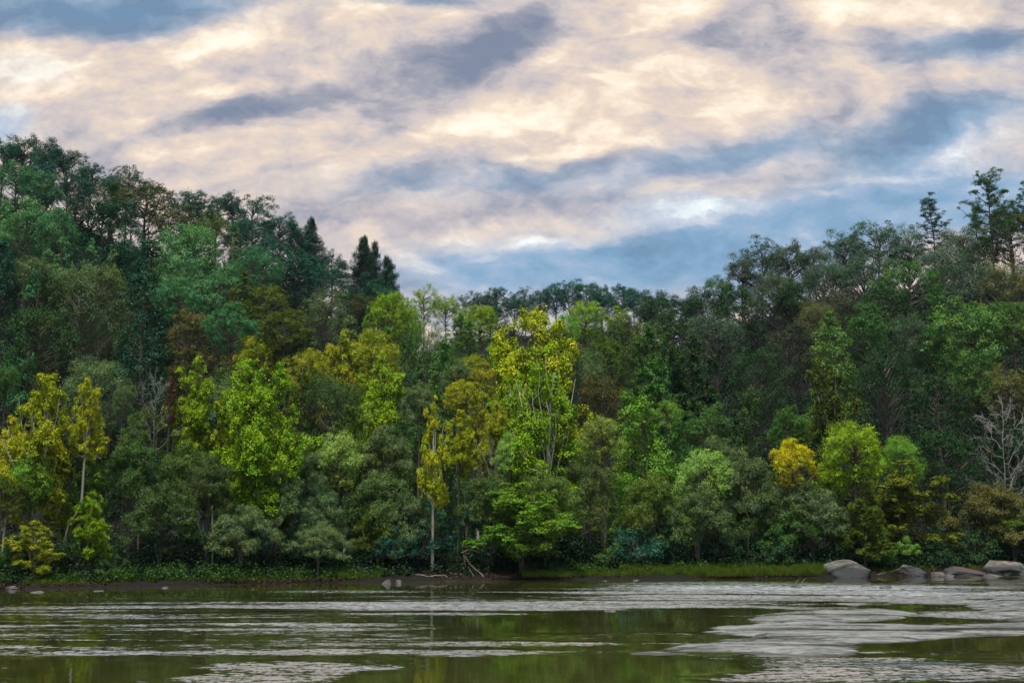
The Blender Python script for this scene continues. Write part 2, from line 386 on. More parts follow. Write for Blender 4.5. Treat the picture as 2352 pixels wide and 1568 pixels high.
def proto_hemlock(seed, H=19, W=9, cb=.06, nb=95, size=.24, ragged=.25, dens=1., pw=.8, droop=.42, sprd=1.):
    rng = np.random.default_rng(seed); T = Tubes(); path = trunk_path(rng, H * .99, .006)
    T.add(down(path, H), rad_ext(np.linspace(.017 * H, .002 * H, len(path))), 6); Pp = []; N = []; lid = []; TN = []
    for i in range(nb):
        s = (i + rng.uniform(0, 1)) / nb; z = H * (cb + (1 - cb) * s) ; Lb = W / 2 * ((1 - s) ** pw + .035) * rng.uniform(1 - ragged, 1.08)
        a = rng.uniform(0, 2 * pi) if nb > 40 else i * 2.4; dr = np.array([cos(a), sin(a), 0.])
        k = 9; q = np.linspace(0, 1, k)[:, None]; p = at_z(path, min(z, H * .98)) + dr * Lb * q; p[:, 2] += (Lb * (.18 * q - droop * q ** 2))[:, 0]
        T.add(p, np.linspace(.0035 * H, .0008 * H, k), 3)
        m = int(70 * Lb * dens) + 14; qq = rng.uniform(.12, 1.04, m); c0 = np.stack([np.interp(qq * (k - 1), range(k), p[:, j]) for j in range(3)], 1)
        side = np.array([-dr[1], dr[0], 0.]); wd = sprd * rng.normal(0, 1, m) * (.12 + .24 * Lb * (1 - qq) ** .6 * .6)
        c0 += side * wd[:, None]; c0[:, 2] -= np.abs(wd) * .35 - rng.normal(0, .05 + (1 - sprd) * .9, m)
        Pp.append(c0); N.append(np.array([0, 0, .9]) + dr * .35 + rng.normal(size=(m, 3)) * .4); TN.append(side * np.sign(wd)[:, None] + dr * .7 + np.array([0, 0, -.3]) + rng.normal(size=(m, 3)) * .2); lid.append(np.full(m, i))
    return T.mesh('trunk', BARK), leaf_mesh('crown', np.concatenate(Pp), np.concatenate(N), size, rng, np.concatenate(lid), nb, .42, np.concatenate(TN)), W, H

def proto_pine(seed, H=17, W=9, bare=.45, tiers=28):
    rng = np.random.default_rng(seed); T = Tubes(); path = trunk_path(rng, H * .96, .02); T.add(path, np.linspace(.014 * H, .003 * H, len(path)), 6)
    cen = []; rad = []
    for i in range(tiers):
        s = (i + .3) / tiers; z = H * (bare + (.97 - bare) * s); a = i * 2.4 + rng.uniform(-.5, .5); Lb = W / 2 * (.55 + .5 * sin(pi * min(1, s * 1.15 + .1))) * rng.uniform(.65, 1.1) * (1.1 - .5 * s)
        a0 = at_z(path, z - .5); e = a0 + np.array([cos(a) * Lb, sin(a) * Lb, .9 + .25 * Lb]); p = curve(a0, e, 6, -.12 * Lb, rng, .1); T.add(p, np.linspace(.0055 * H, .0015 * H, 6), 4)
        for j in range(7):
            q = rng.uniform(.3, 1.02); c0 = np.array([np.interp(q * 5, range(6), p[:, k]) for k in range(3)]) + rng.normal(0, .35, 3) * np.array([1, 1, .3]); rr = rng.uniform(.4, .8); cen.append(c0 + [0, 0, .1]); rad.append((rr, rr, rr * .25))
    cen.append((path[-1][0], path[-1][1], H * .96)); rad.append((.8, .8, .5))
    return T.mesh('trunk', BARK), fill_lobes(cen, rad, rng, 12, 13, .17, .2, .5, .3), W, H

def proto_snag(seed, H=13, W=8, z0=.25, n0=22, up=.7, main=.006, sub=7, wob=.1, tw=4):
    """bare tree: trunk, limbs, forks and twigs"""
    rng = np.random.default_rng(seed); T = Tubes(); path = trunk_path(rng, H, .02, 12); T.add(path, np.linspace(main * H, .0016 * H, 12), 7)
    for i in range(n0):
        s = (i + rng.uniform(0, .8)) / n0; z = H * (z0 + (.94 - z0) * s); a = i * 2.4 + rng.uniform(-.6, .6)
        Lb = W / 2 * (1.1 - .72 * s) * rng.uniform(.6, 1.1); e = at_z(path, z) + np.array([cos(a) * Lb, sin(a) * Lb, Lb * up * rng.uniform(.7, 1.5)])
        p = curve(at_z(path, z), e, 8, -.1 * Lb, rng, wob); T.add(p, np.linspace(main * H * .42, .0012 * H, 8), 4)
        for j in range(sub):
            q = rng.uniform(.3, .95); c0 = np.array([np.interp(q * 7, range(8), p[:, k]) for k in range(3)]); dd = nrm((e - p[0]) / Lb + rng.normal(0, .5, 3)); l2 = Lb * rng.uniform(.25, .5)
            p2 = curve(c0, c0 + dd * l2, 5, 0, rng, .05); T.add(p2, np.linspace(.0022 * H, .0009 * H, 5), 3)
            for _ in range(tw):
                c2 = p2[rng.integers(1, 5)]; T.add(curve(c2, c2 + nrm(dd + rng.normal(0, .6, 3)) * l2 * .5, 3), np.linspace(.0014 * H, .0007 * H, 3), 3)
    return T.mesh('trunk', BARKG), None, W, H

def proto_shrub(seed, H=3, W=5, size=.17, n_l=36, twigs=13):
    rng = np.random.default_rng(seed); T = Tubes(4); d = rng.normal(size=(n_l, 3)); d[:, 2] = np.abs(d[:, 2]) * .9; d = nrm(d)
    s = rng.uniform(.35, 1, n_l) ** .5 * .85 * bumps(rng, d, 8, .5); cen = d * s[:, None] * np.array([W / 2, W / 2, H * .9]); cen[:, 2] = np.clip(cen[:, 2], .12 * H, .93 * H); r = rng.uniform(.09, .15, n_l) * W
    for i in range(n_l):
        b = rng.normal(0, .12, 3) * [1, 1, 0]; T.add(curve(b, cen[i], 5, .1, rng, .06), np.linspace(.018 * H, .004 * H, 5), 4)
    return T.mesh('stem', BARKG), fill_lobes(cen, np.stack([r, r, r * .6], 1), rng, twigs, 12, size, .2, .35, .5, hang=.05), W, H

PD = {}
def proto(kind, k):
    key = (kind, k)
    if key in PD: return PD[key]
    s = sum(ord(ch) * (i + 3) for i, ch in enumerate(kind)) * 10 + k
    G = {
     'round': lambda: proto_round(s),
     'dome': lambda: proto_round(s, 15, 13, .2, 115, 14, 13, .24, (.07, .115), .9),
     'open': lambda: proto_round(s, 15, 12, .2, 74, 14, 13, .24, (.06, .12), .7, None, .012, .2, .35, 1., 6),
     'thin': lambda: proto_round(s, 15, 11, .2, 115, 14, 14, .20, (.08, .13), .75, BARKM, .012, .26, .8, 1., 6),
     'spire': lambda: proto_spire(s),
     'cone': lambda: proto_spire(s, 15, 8, .06, 72, .22, 15, 14, None, .6, .6),
     'syc': lambda: proto_syc(s, 16, 11, .16, .21, 9, 1.25),
     'sycx': lambda: proto_syc(s, 16, 12, .16, .21, 11, 1.7),
     'syct': lambda: proto_syc(s, 16, 8.5, .42, .21, 6, 1.1),
     'sycl': lambda: proto_syc(s, 16, 12, .22, .21, 9, .85),
     'spread': lambda: proto_spread(s),
     'layer': lambda: proto_round(s, 13, 13, .25, 70, 15, 13, .24, (.08, .13), .42),
     'hemlock': lambda: proto_hemlock(s, 16, 12, .04, 120, .36, .30, 1.5, .55),
     'ragged': lambda: proto_hemlock(s, 15, 9, .05, 170, .17, .5, 2.4, .68, .12, .75),
     'pine': lambda: proto_pine(s),
     'snag': lambda: proto_snag(s),
     'shrub': lambda: proto_shrub(s),
    }
    PD[key] = G[kind](); return PD[key]

# ------------------------------------------------------------------ terrain
BANKV = [(-700, 1364), (-200, 1358), (0, 1353), (300, 1347), (600, 1341), (900, 1335.5), (1200, 1332), (1500, 1329), (1900, 1326), (2352, 1318), (3200, 1312)]
bx = []; by = []
for (x, y) in BANKV:
    X, Y = on_water(x, y); bx.append(X / Y); by.append(Y)
def Yb(u): return np.interp(u, bx, by)
# ridge: view x, skyline y of the tree tops, ridge distance, profile power
RIDGE = [(-500, 330, 200, 1.0), (0, 335, 205, 1.0), (90, 315, 207, 1.0), (200, 355, 210, 1.0), (300, 400, 212, 1.0), (400, 425, 215, 1.0), (600, 460, 222, 1.02), (700, 515, 230, 1.05),
         (780, 590, 236, 1.1), (910, 610, 240, 1.2), (960, 690, 260, 1.3), (1060, 672, 330, 1.55), (1250, 655, 345, 1.55), (1400, 655, 345, 1.5), (1490, 672, 300, 1.4), (1600, 655, 245, 1.3),
         (1700, 590, 228, 1.15), (1800, 550, 222, 1.1), (2000, 525, 216, 1.05), (2150, 505, 212, 1.0), (2352, 480, 205, 1.0), (3000, 430, 200, 1.0)]
ru = []; rt = []; rd = []; rp = []
for (x, y, Dd, p) in RIDGE:
    a, b = uv(x, y); ru.append(a); rt.append(b); rd.append(Dd); rp.append(p)
_rs = np.random.default_rng(5)
_ph = _rs.uniform(0, 6.28, (6, 2)); _fr = _rs.uniform(.03, .12, (6, 2))
def ground(X, Y):
    X = np.asarray(X, float); Y = np.asarray(Y, float)
    u = X / np.maximum(Y, 1.); yb = Yb(u); tt = Y - yb
    Dr = np.interp(u, ru, rd); Tn = np.interp(u, ru, rt); pw = np.interp(u, ru, rp)
    zr = Tn * Dr + CAMH - 14.5
    g = np.where(tt < 0, np.maximum(-1.2, tt * .12), np.interp(tt, [0, .5, 2.2, 6, 14], [0, .22, .45, .95, 1.3]))
    fr = np.clip((tt - 14) / (Dr - yb - 14), 0, 1)
    z = g + (zr - 1.3) * fr ** pw
    z = np.where(Y > Dr, z - .10 * (Y - Dr), z)
    und = sum(np.sin(X * _fr[i, 0] + _ph[i, 0]) * np.sin(Y * _fr[i, 1] + _ph[i, 1]) for i in range(6)) * .28
    return z + und * np.clip((tt - 3) / 25, 0, 1)

def grid_faces(nu, nv):
    i = np.arange(nv - 1)[:, None] * nu; j = np.arange(nu - 1)[None]
    return np.stack([i + j, i + j + 1, i + nu + j + 1, i + nu + j], -1).reshape(-1, 4)

SOIL, n = mat("soil_and_leaf_litter")
tc = n.new('ShaderNodeTexCoord'); a_ = n.noise(tc.outputs['Object'], .8, 6, .65); b_ = n.noise(tc.outputs['Object'], 7, 4, .7)
col = n.ramp(n.math('MULTIPLY_ADD', b_, .5, n.math('MULTIPLY', a_, .5)), [(.3, (.003, .003, .002)), (.5, (.007, .006, .004)), (.62, (.015, .009, .006)), (.75, (.006, .009, .003))])
bp = n.new('ShaderNodeBump'); bp.inputs['Distance'].default_value = .12; n.l.new(b_, bp.inputs['Height'])
p = principled(n, col, .9, .2); n.l.new(bp.outputs[0], p.inputs['Normal']); finish(n, p.outputs[0])
us = np.concatenate([np.linspace(-1.3, -.56, 24), np.linspace(-.55, .55, 260), np.linspace(.56, 1.3, 24)])
ts = np.concatenate([[-60, -30, -12, -6, -3, -1.5, -.8], np.linspace(-.5, 8, 32), np.linspace(9, 60, 40), np.linspace(63, 320, 60), [360, 420, 500, 700, 1000, 1500, 2500]])
UU, TT = np.meshgrid(us, ts); YY = Yb(UU) + TT; XX = UU * YY; ZZ = ground(XX, YY)
ZZ = np.maximum(ZZ, -1.6)
_n = np.random.default_rng(8).normal(0, 1, ZZ.shape); nearb = (TT > -1) & (TT < 8)
ZZ = ZZ + np.where(nearb, _n * .05, 0)
YY = YY + np.where(nearb, np.sin(XX * .9) * .25 + np.sin(XX * .37 + 1) * .45, 0)
terrain = link('terrain', mesh_from('terrain', np.stack([XX, YY, ZZ], -1).reshape(-1, 3), [grid_faces(len(us), len(ts))], SOIL, True)); terrain['kind'] = 'structure'

# wooded near slope behind the camera, unseen, added to block low sky light
nx = np.linspace(-420, 420, 90); ny = np.linspace(-16, -330, 60); NX, NY = np.meshgrid(nx, ny); tt = -16 - NY
NZ = -1 + np.interp(tt, [0, 3, 9, 16, 120, 200, 314], [0, 2.2, 15, 22, 78, 92, 70]) + sum(np.sin(NX * _fr[i, 0] * .7 + _ph[i, 0]) * np.sin(NY * _fr[i, 1] + _ph[i, 1]) for i in range(6)) * np.clip(tt / 20, 0, 2.2)
NZ = NZ + np.random.default_rng(4).normal(0, 1, NX.shape) * np.clip(tt / 12, 0, 1.6)
WOODM, n = mat("wooded_slope"); tc = n.new('ShaderNodeTexCoord'); finish(n, principled(n, n.ramp(n.noise(tc.outputs['Object'], .4, 6, .7), [(.35, (.015, .03, .01)), (.65, (.06, .09, .025))]), .9, .1).outputs[0])
nb_ = link('light_blocking_hills', mesh_from('light_blocking_hills', np.stack([NX, NY, NZ], -1).reshape(-1, 3), [grid_faces(90, 60)], WOODM, True)); nb_['kind'] = 'structure'

# ------------------------------------------------------------------ river
wx = np.concatenate([np.linspace(-600, -62, 12), np.arange(-60, 60, .4), np.linspace(62, 600, 12)])
wy = np.concatenate([np.linspace(-120, 8, 8), np.arange(9, 106, .3), np.linspace(108, 240, 10)])
WX, WY = np.meshgrid(wx, wy)
vx, vy = project(WX, np.maximum(WY, 12), 0 * WX)
# choppy reaches (amplitude) given as stretches of the river: (view x, view y, half-length, half-depth in view units, amp) -> converted to metres here
def patch(x, y, rx, ry, amp, acc):
    X0, Y0 = on_water(x, y); _, Yf = on_water(x, max(y - ry, 1300)); _, Yn = on_water(x, y + ry); X1, _ = on_water(x + rx, y)
    ryw = np.where(WY > Y0, max(Yf - Y0, .1), max(Y0 - Yn, .1)); q = ((WX - X0) / (X1 - X0)) ** 2 + ((WY - Y0) / ryw) ** 2
    return acc + amp * np.clip(1.25 - q, 0, 1)
rngw = np.random.default_rng(3)
def streaks(lx, ly, seed, oct=4):
    r = np.random.default_rng(seed); tot = 0
    for o in range(26):
        k = 2 ** r.uniform(0, oct); fx = r.normal(0, 1) / lx * k; fy = r.normal(0, 1) / ly * k
        tot = tot + np.sin(WX * fx + WY * fy + r.uniform(0, 6.28)) / k ** .45
    return tot / 3.2
st = streaks(16, 1.6, 4)
chop = np.full(WX.shape, .29) + st * .42
PATCH = [(300, 1470, 700, 45, .25), (700, 1400, 900, 22, .25), (1350, 1392, 700, 14, .75), (1900, 1362, 700, 22, .8), (600, 1548, 190, 30, .9), (850, 1475, 330, 18, .25),
 (1180, 1478, 250, 6, .65), (1120, 1500, 230, 8, .7), (1980, 1520, 260, 12, .9), (2050, 1545, 520, 25, 1.0), (1800, 1560, 280, 10, .7), (2250, 1400, 200, 30, .7), (420, 1430, 600, 18, .2),
 (1500, 1431, 500, 22, -1.3), (1130, 1450, 300, 12, -.45), (1330, 1535, 400, 34, -1.5), (1000, 1555, 220, 22, -1.0), (230, 1545, 260, 22, -1.0), (2140, 1483, 330, 13, -1.6), (1950, 1423, 260, 10, -1.0), (2150, 1395, 180, 8, -.8),
 (1650, 1490, 300, 10, -.6), (300, 1362, 500, 8, -.7), (900, 1348, 400, 6, -.6), (1950, 1330, 260, 5, -1), (2250, 1330, 200, 5, -1), (1200, 1340, 240, 5, -.7), (1600, 1398, 200, 5, -.7), (1060, 1388, 250, 4, .4), (1250, 1520, 200, 5, .0)]
for p_ in PATCH: chop = patch(*p_, chop)
chop = np.clip(chop, 0, 1.15)
gold = np.zeros(WX.shape)
for p_ in [(600, 1545, 230, 34, 1.2), (1180, 1480, 330, 24, 1.2), (2050, 1540, 620, 34, 1.2), (850, 1490, 400, 24, .7)]: gold = patch(*p_, gold)
gold = np.clip(gold, 0, 1)
foam = np.zeros(WX.shape)
for p_ in [(1870, 1350, 420, 9, .8), (2150, 1364, 260, 6, 1.0), (1650, 1340, 260, 5, .7), (1980, 1370, 60, 3, 1.6), (2330, 1360, 70, 4, 1.), (1720, 1348, 160, 3, 1.), (800, 1358, 190, 3, .7), (2020, 1332, 0.1, 1, 0)]: foam = patch(*p_, foam)
foam = np.clip(foam, 0, 1)
lap = rngw.uniform(0, 6.28, 18); wz = np.zeros(WX.shape)
for i in range(18):
    k = rngw.uniform(.5, 2.6); a = rngw.normal(pi / 2, .5); wz += .008 / k * np.sin(WX * k * cos(a) + WY * k * sin(a) + lap[i])
wz = wz * chop
wm = mesh_from('water', np.stack([WX, WY, wz], -1).reshape(-1, 3), [grid_faces(len(wx), len(wy))], None, True)
a1 = wm.attributes.new('chop', 'FLOAT', 'POINT'); a1.data.foreach_set('value', chop.astype(np.float32).ravel())
a1 = wm.attributes.new('swell', 'FLOAT', 'POINT'); a1.data.foreach_set('value', gold.astype(np.float32).ravel())
a1 = wm.attributes.new('foam', 'FLOAT', 'POINT'); a1.data.foreach_set('value', foam.astype(np.float32).ravel())
WATER, n = mat("river_water")
tc = n.new('ShaderNodeTexCoord'); O = tc.outputs['Object']
ac = n.new('ShaderNodeAttribute', attribute_name='chop').outputs['Fac']; af = n.new('ShaderNodeAttribute', attribute_name='foam').outputs['Fac']
asw = n.new('ShaderNodeAttribute', attribute_name='swell').outputs['Fac']
s1 = n.noise(n.mapping(O, sca=(.36, 1.7, 1)), 1.3, 7, .68, .4)
s2 = n.noise(n.mapping(O, sca=(.5, 2.2, 1), loc=(4, 9, 0)), 3.0, 4, .65, .3)
amt = n.mrange(n.math('ADD', ac, n.math('ADD', n.math('MULTIPLY', n.math('SUBTRACT', s1, .5), 2.0), n.math('MULTIPLY', n.math('SUBTRACT', s2, .5), 2.0))), .30, .95)
gA = n.math('MULTIPLY_ADD', n.noise(n.mapping(O, sca=(.5, 1.0, 1)), 9, 3, .65, .3), .6, n.math('MULTIPLY', n.noise(n.mapping(O, sca=(1, .36, 1)), 10, 2, .6, .2), .4)); gB = n.noise(n.mapping(O, sca=(.45, 1.5, 1), loc=(2, 2, 0)), 3.2, 3, .6, .3); gC = n.noise(n.mapping(O, sca=(1, .5, 1), loc=(7, 1, 0)), 3.6, 2, .5)
gl_ = n.mrange(n.math('ADD', n.math('ADD', n.math('MULTIPLY', gA, .75), n.math('MULTIPLY', gB, .5)), n.math('MULTIPLY', amt, .25)), .75, .92)
gl_ = n.math('MULTIPLY', gl_, n.math('MINIMUM', n.math('MULTIPLY', amt, 2.5), 1))
tilt = n.math('MULTIPLY_ADD', gl_, n.math('MULTIPLY', n.math('MULTIPLY_ADD', gC, .46, .09), n.math('MULTIPLY_ADD', asw, -.54, 1)), n.math('MULTIPLY', n.math('SUBTRACT', gB, .5), n.math('MULTIPLY_ADD', amt, .10, .02)))
tx = n.math('MULTIPLY', n.math('SUBTRACT', gC, .5), n.math('MULTIPLY_ADD', amt, .35, .015))
cb_ = n.new('ShaderNodeCombineXYZ'); n.put(cb_.inputs[0], tx); n.l.new(n.math('MULTIPLY', tilt, -1), cb_.inputs[1]); cb_.inputs[2].default_value = 1
geo = n.new('ShaderNodeNewGeometry'); wavn = n.vm('NORMALIZE', n.vm('ADD', n.vm('SUBTRACT', geo.outputs['Normal'], (0, 0, 1)), n.vm('NORMALIZE', cb_.outputs[0])))
bedc = n.ramp(n.noise(O, .25, 5, .6), [(.35, (.016, .020, .004)), (.65, (.034, .034, .008))])
p = principled(n, bedc, n.math('MULTIPLY_ADD', amt, .06, .04), .5, IOR=1.33); n.l.new(wavn, p.inputs['Normal']); n.put(p.inputs['IOR'], n.math('MULTIPLY_ADD', gl_, 6.5, 1.33))
fm = n.math('MULTIPLY', af, n.mrange(n.noise(n.mapping(O, sca=(.5, 2, 1)), 3.5, 6, .75, .6), .50, .66))
fd = n.new('ShaderNodeBsdfDiffuse'); fd.inputs[0].default_value = (.62, .68, .72, 1)
mx = n.new('ShaderNodeMixShader'); n.l.new(fm, mx.inputs[0]); n.l.new(p.outputs[0], mx.inputs[1]); n.l.new(fd.outputs[0], mx.inputs[2]); finish(n, mx.outputs[0])
wm.materials.append(WATER); river = link('river_water', wm); river['kind'] = 'structure'

# ------------------------------------------------------------------ rocks
def rock_mat(name, pale, dark, band=None, litter=False):
    m, n = mat(name); tc = n.new('ShaderNodeTexCoord'); O = tc.outputs['Object']; g = n.new('ShaderNodeNewGeometry')
    a = n.noise(O, .9, 7, .7); b = n.noise(n.mapping(O, sca=(1, 1, 3)), 5, 6, .72)
    c = n.ramp(n.math('MULTIPLY_ADD', b, .5, n.math('MULTIPLY', a, .5)), [(.36, dark), (.50, tuple(.5 * (x + y) for x, y in zip(pale, dark))), (.62, pale)])
    if band:   # wet and lichen-dark band up from the waterline
        s = n.new('ShaderNodeSeparateXYZ'); n.l.new(g.outputs['Position'], s.inputs[0])
        h = n.math('ADD', s.outputs[2], n.math('MULTIPLY', n.math('SUBTRACT', n.noise(n.mapping(O, sca=(.5, .5, 1.6)), 1.1, 6, .7), .5), band * 1.6))
        c = n.mixc(n.mrange(h, band * .55, band * 1.1, 1, 0), c, (.05, .053, .058, 1))
    if litter:
        s2 = n.new('ShaderNodeSeparateXYZ'); n.l.new(g.outputs['Normal'], s2.inputs[0])
        f = n.math('MULTIPLY', n.mrange(s2.outputs[2], .80, .95), n.mrange(n.noise(O, 3, 5, .7), .40, .56))
        c = n.mixc(f, c, (.10, .045, .025, 1))
    bp = n.new('ShaderNodeBump'); bp.inputs['Distance'].default_value = .08; n.l.new(b, bp.inputs['Height'])
    p = principled(n, c, .8, .3); n.l.new(bp.outputs[0], p.inputs['Normal']); finish(n, p.outputs[0]); return m
ROCK = rock_mat("bank_rock", (.30, .27, .22), (.10, .10, .095), .95, True)
ROCKS = rock_mat("river_rock", (.13, .125, .115), (.03, .034, .038))

def boulder(name, px, pybase, wpx, h, depth, seed, mat_, label, group=None, cat='rock', flat=.6, skew=0., prof=None, back=0., sink=.3):
    """rounded slab-sided rock standing at the waterline point seen at (px, pybase)"""
    X0, Y0 = on_water(px, pybase); W = wpx * Y0 / F; rng = np.random.default_rng(seed)
    nu, nv = 120, 48; th = np.linspace(0, 2 * pi, nu, endpoint=False); ph = np.linspace(-.35, pi / 2, nv)
    TH, PH = np.meshgrid(th, ph); e = .55
    cx = np.sign(np.cos(TH)) * np.abs(np.cos(TH)) ** .8; sx = np.sign(np.sin(TH)) * np.abs(np.sin(TH)) ** .8
    rr = np.maximum(np.cos(PH), 0) ** (flat * .7); zz = np.sign(np.sin(PH)) * np.abs(np.sin(PH)) ** .95; zz = np.minimum(zz, .80 + .2 * zz ** 6 * .6)
    x = cx * rr * W / 2; y = sx * rr * depth / 2; z = zz * h
    pn = nrm(rng.normal(size=(11, 3)) * [1, 1, .7] + [0, 0, .25]); Q = np.stack([x / (W / 2), y / (depth / 2), z / h], -1)
    for a_ in pn:
        dd = (Q * a_).sum(-1); lim = dd.max() * rng.uniform(.58, .86); Q = Q - np.maximum(dd - lim, 0)[..., None] * a_
    x, y, z = Q[..., 0] * W / 2, Q[..., 1] * depth / 2, Q[..., 2] * h
    if prof is not None:   # crest height across the width
        z = z * np.interp(x / W + .5, [q[0] for q in prof], [q[1] for q in prof])
    x = x + skew * z
    nz = 0
    for i in range(26):
        k = rng.normal(0, 1, 3) * 2 ** rng.uniform(0, 3.2) / max(1., W * .3); nz = nz + np.sin(x * k[0] + y * k[1] + z * k[2] * 2 + rng.uniform(0, 6.28)) / (1 + np.linalg.norm(k))
    s_ = 1 + nz * .04 + .022 * np.sin(z * 9 / max(h, .3) + nz * 2.2); x = x * s_; y = y * s_; z = z * (1 + nz * .05)
    faces = []; i = np.arange(nv - 1)[:, None] * nu; j = np.arange(nu)[None]; j2 = (j + 1) % nu
    Fc = np.stack([i + j, i + j2, i + nu + j2, i + nu + j], -1).reshape(-1, 4)
    o = link(name, mesh_from(name, np.stack([x, y, z], -1).reshape(-1, 3), [Fc], mat_, True)); o.location = (X0, Y0 + depth * .45 + back, -.04)
    return tag(o, label, cat, group)
BG = 'boulders along the far bank'
boulder('boulder', 1962, 1327, 152, 1.45, 3.6, 11, ROCK, "largest smooth boulder on the far bank, pale grey with a dark stained face", BG, 'boulder', .42, .12, [(0, .55), (.2, .88), (.45, 1.02), (.8, .97), (1, .75)])
boulder('boulder', 2108, 1323, 96, .98, 3.2, 12, ROCK, "pale wedge boulder with a low peaked top beside the green sapling", BG, 'boulder', .7, 0, [(0, .4), (.3, 1.05), (.6, .75), (1, .45)])
boulder('boulder', 2052, 1322, 42, .36, 1.6, 13, ROCKS, "flat low pale stone tucked between the largest boulder and the wedge boulder", BG, 'boulder', .6)
boulder('boulder', 2222, 1321, 112, 1.0, 3.4, 14, ROCK, "broad sandy boulder with a pale middle, between the wedge boulder and the undercut ledge", BG, 'boulder', .55, 0, [(0, .7), (.35, .85), (.8, 1), (1, .7)])
boulder('rock_ledge', 2345, 1320, 170, 1.5, 4.2, 15, ROCK, "tallest undercut rock ledge with leaf litter on top, at the end of the bank rocks", BG, 'boulder', .5, -.55, [(0, 1.0), (.3, .95), (1, .8)], .6)
boulder('boulder', 2165, 1324, 44, .42, 1.4, 16, ROCKS, "dark wet stone wedged beside the peaked boulder", BG, 'boulder', .6)
boulder('boulder', 2182, 1325, 34, .25, 1.1, 17, ROCKS, "smallest bluish stone at the waterline below the sandy boulder", BG, 'boulder', .6)
boulder('boulder', 2290, 1324, 70, .32, 1.5, 18, ROCKS, "low dark slab at the waterline under the rock ledge", BG, 'boulder', .6)
boulder('boulder', 886, 1341, 26, .42, 1.1, 21, ROCKS, "single whitish rock at the water's edge beside the driftwood log", None, 'rock', .6, 0, [(0, .3), (.7, 1), (1, .8)])
boulder('boulder', 78, 1361, 40, .22, 1.2, 22, ROCKS, "bluish flat rock off the bank beneath the yellow-leaved bank tree", 'rocks below the dark bank', 'rock', .6)
boulder('boulder', 20, 1353, 34, .42, 1.1, 23, ROCKS, "ochre mossy rock on the bank edge nearest the picture's border", 'rocks below the dark bank', 'rock', .6)
boulder('boulder', 219, 1358, 30, .14, 1.0, 24, ROCKS, "thin pale stone barely breaking the calm water by the bank", 'rocks below the dark bank', 'rock', .6)
boulder('boulder', 375, 1350, 22, .2, .8, 25, ROCKS, "small blue-grey stone below the reddish mud edge", 'rocks below the dark bank', 'rock', .6)
boulder('boulder', 915, 1339, 14, .28, .8, 26, ROCKS, "small dark rock right beside the whitish rock", None, 'rock', .6)
for o_ in list(C.objects):
    if o_.get('group') == 'rocks below the dark bank': o_.scale[2] = .65
RG = 'stones standing in the rapids'
for i, (x, y, w_, h_, l_) in enumerate([(1830, 1350, 34, .18, "dark stone at the foot of the twigs in the rapids"), (1998, 1348, 32, .26, "tan rounded stone upstream of the twigs in the rapids"), (2046, 1353, 22, .32, "pale knob of rock in the middle of the rapids"), (2032, 1353, 14, .2, "dark stone touching the pale knob of rock"),
    (2080, 1355, 10, .14, "tiny grey stone just past the pale knob of rock"), (2133, 1345, 22, .16, "grey rock breaking the dark smooth water before the bank boulders"), (1912, 1350, 30, .12, "low slate rock awash between the twigs and the tan stone"), (1790, 1345, 24, .1, "wet stone awash near the grassy bank's end"),
    (1403, 1404, 32, .13, "flat brown slab alone in the smooth river water"), (1680, 1356, 26, .1, "dark streak of stone awash in the rapids' upper end"), (2010, 1375, 22, .12, "foam-ringed stone below the tan rounded stone"), (1462, 1333, 20, .12, "small pale stone under the stranded branch on the bank"), (1390, 1334, 14, .1, "round pebble-grey stone at the muddy bank edge")]):
    boulder('river_stone', x, y, w_, h_, .9, 40 + i, ROCKS, l_, RG, 'stone', .6)

# bedrock shelves: broad low slabs whose edges the water laps
SHELF, n = mat("wet_bedrock")
tc = n.new('ShaderNodeTexCoord'); O = tc.outputs['Object']
a = n.noise(n.mapping(O, sca=(.3, 1.1, 1)), 1.6, 8, .78, .6); b = n.noise(n.mapping(O, sca=(.5, 1.6, 1)), 7, 6, .75); c2 = n.noise(n.mapping(O, sca=(.18, .8, 1), loc=(5, 3, 0)), .9, 5, .6)
c = n.ramp(n.math('MULTIPLY_ADD', b, .35, n.math('MULTIPLY', a, .65)), [(.36, (.012, .014, .014)), (.44, (.07, .075, .072)), (.52, (.18, .185, .175)), (.64, (.34, .33, .30))])
wet = n.mrange(n.math('MULTIPLY_ADD', a, .35, n.math('MULTIPLY', c2, .75)), .555, .60)
c = n.mixc(n.math('MULTIPLY', wet, .72), c, (.03, .036, .036, 1))
vo = n.new('ShaderNodeTexVoronoi', feature='DISTANCE_TO_EDGE'); n.l.new(n.vm('ADD', n.mapping(O, sca=(.28, .8, 1)), n.vm('SCALE', n.noise(O, 1.5, 4, .6, col=True), .5)), vo.inputs['Vector']); vo.inputs['Scale'].default_value = .8
crack = n.math('MULTIPLY', n.mrange(vo.outputs[0], .012, .05, 1, 0), n.mrange(c2, .40, .5))
g = n.new('ShaderNodeNewGeometry'); sp_ = n.new('ShaderNodeSeparateXYZ'); n.l.new(g.outputs['Position'], sp_.inputs[0]); wet_shade_rim = n.mrange(n.math('ADD', sp_.outputs[2], n.math('MULTIPLY', n.math('SUBTRACT', a, .5), .08)), .004, .03, 1, 0)
c = n.mixc(n.math('MAXIMUM', crack, n.math('MULTIPLY', wet_shade_rim, .8)), c, (.02, .02, .018, 1))  # wet waterline edge and ledge shadow both painted into the rock colour
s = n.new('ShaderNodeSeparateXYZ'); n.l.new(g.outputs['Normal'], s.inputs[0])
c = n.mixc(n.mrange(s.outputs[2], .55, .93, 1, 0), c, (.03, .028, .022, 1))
bp = n.new('ShaderNodeBump'); bp.inputs['Distance'].default_value = .05; n.l.new(n.math('ADD', b, n.math('MULTIPLY', a, 1.5)), bp.inputs['Height'])
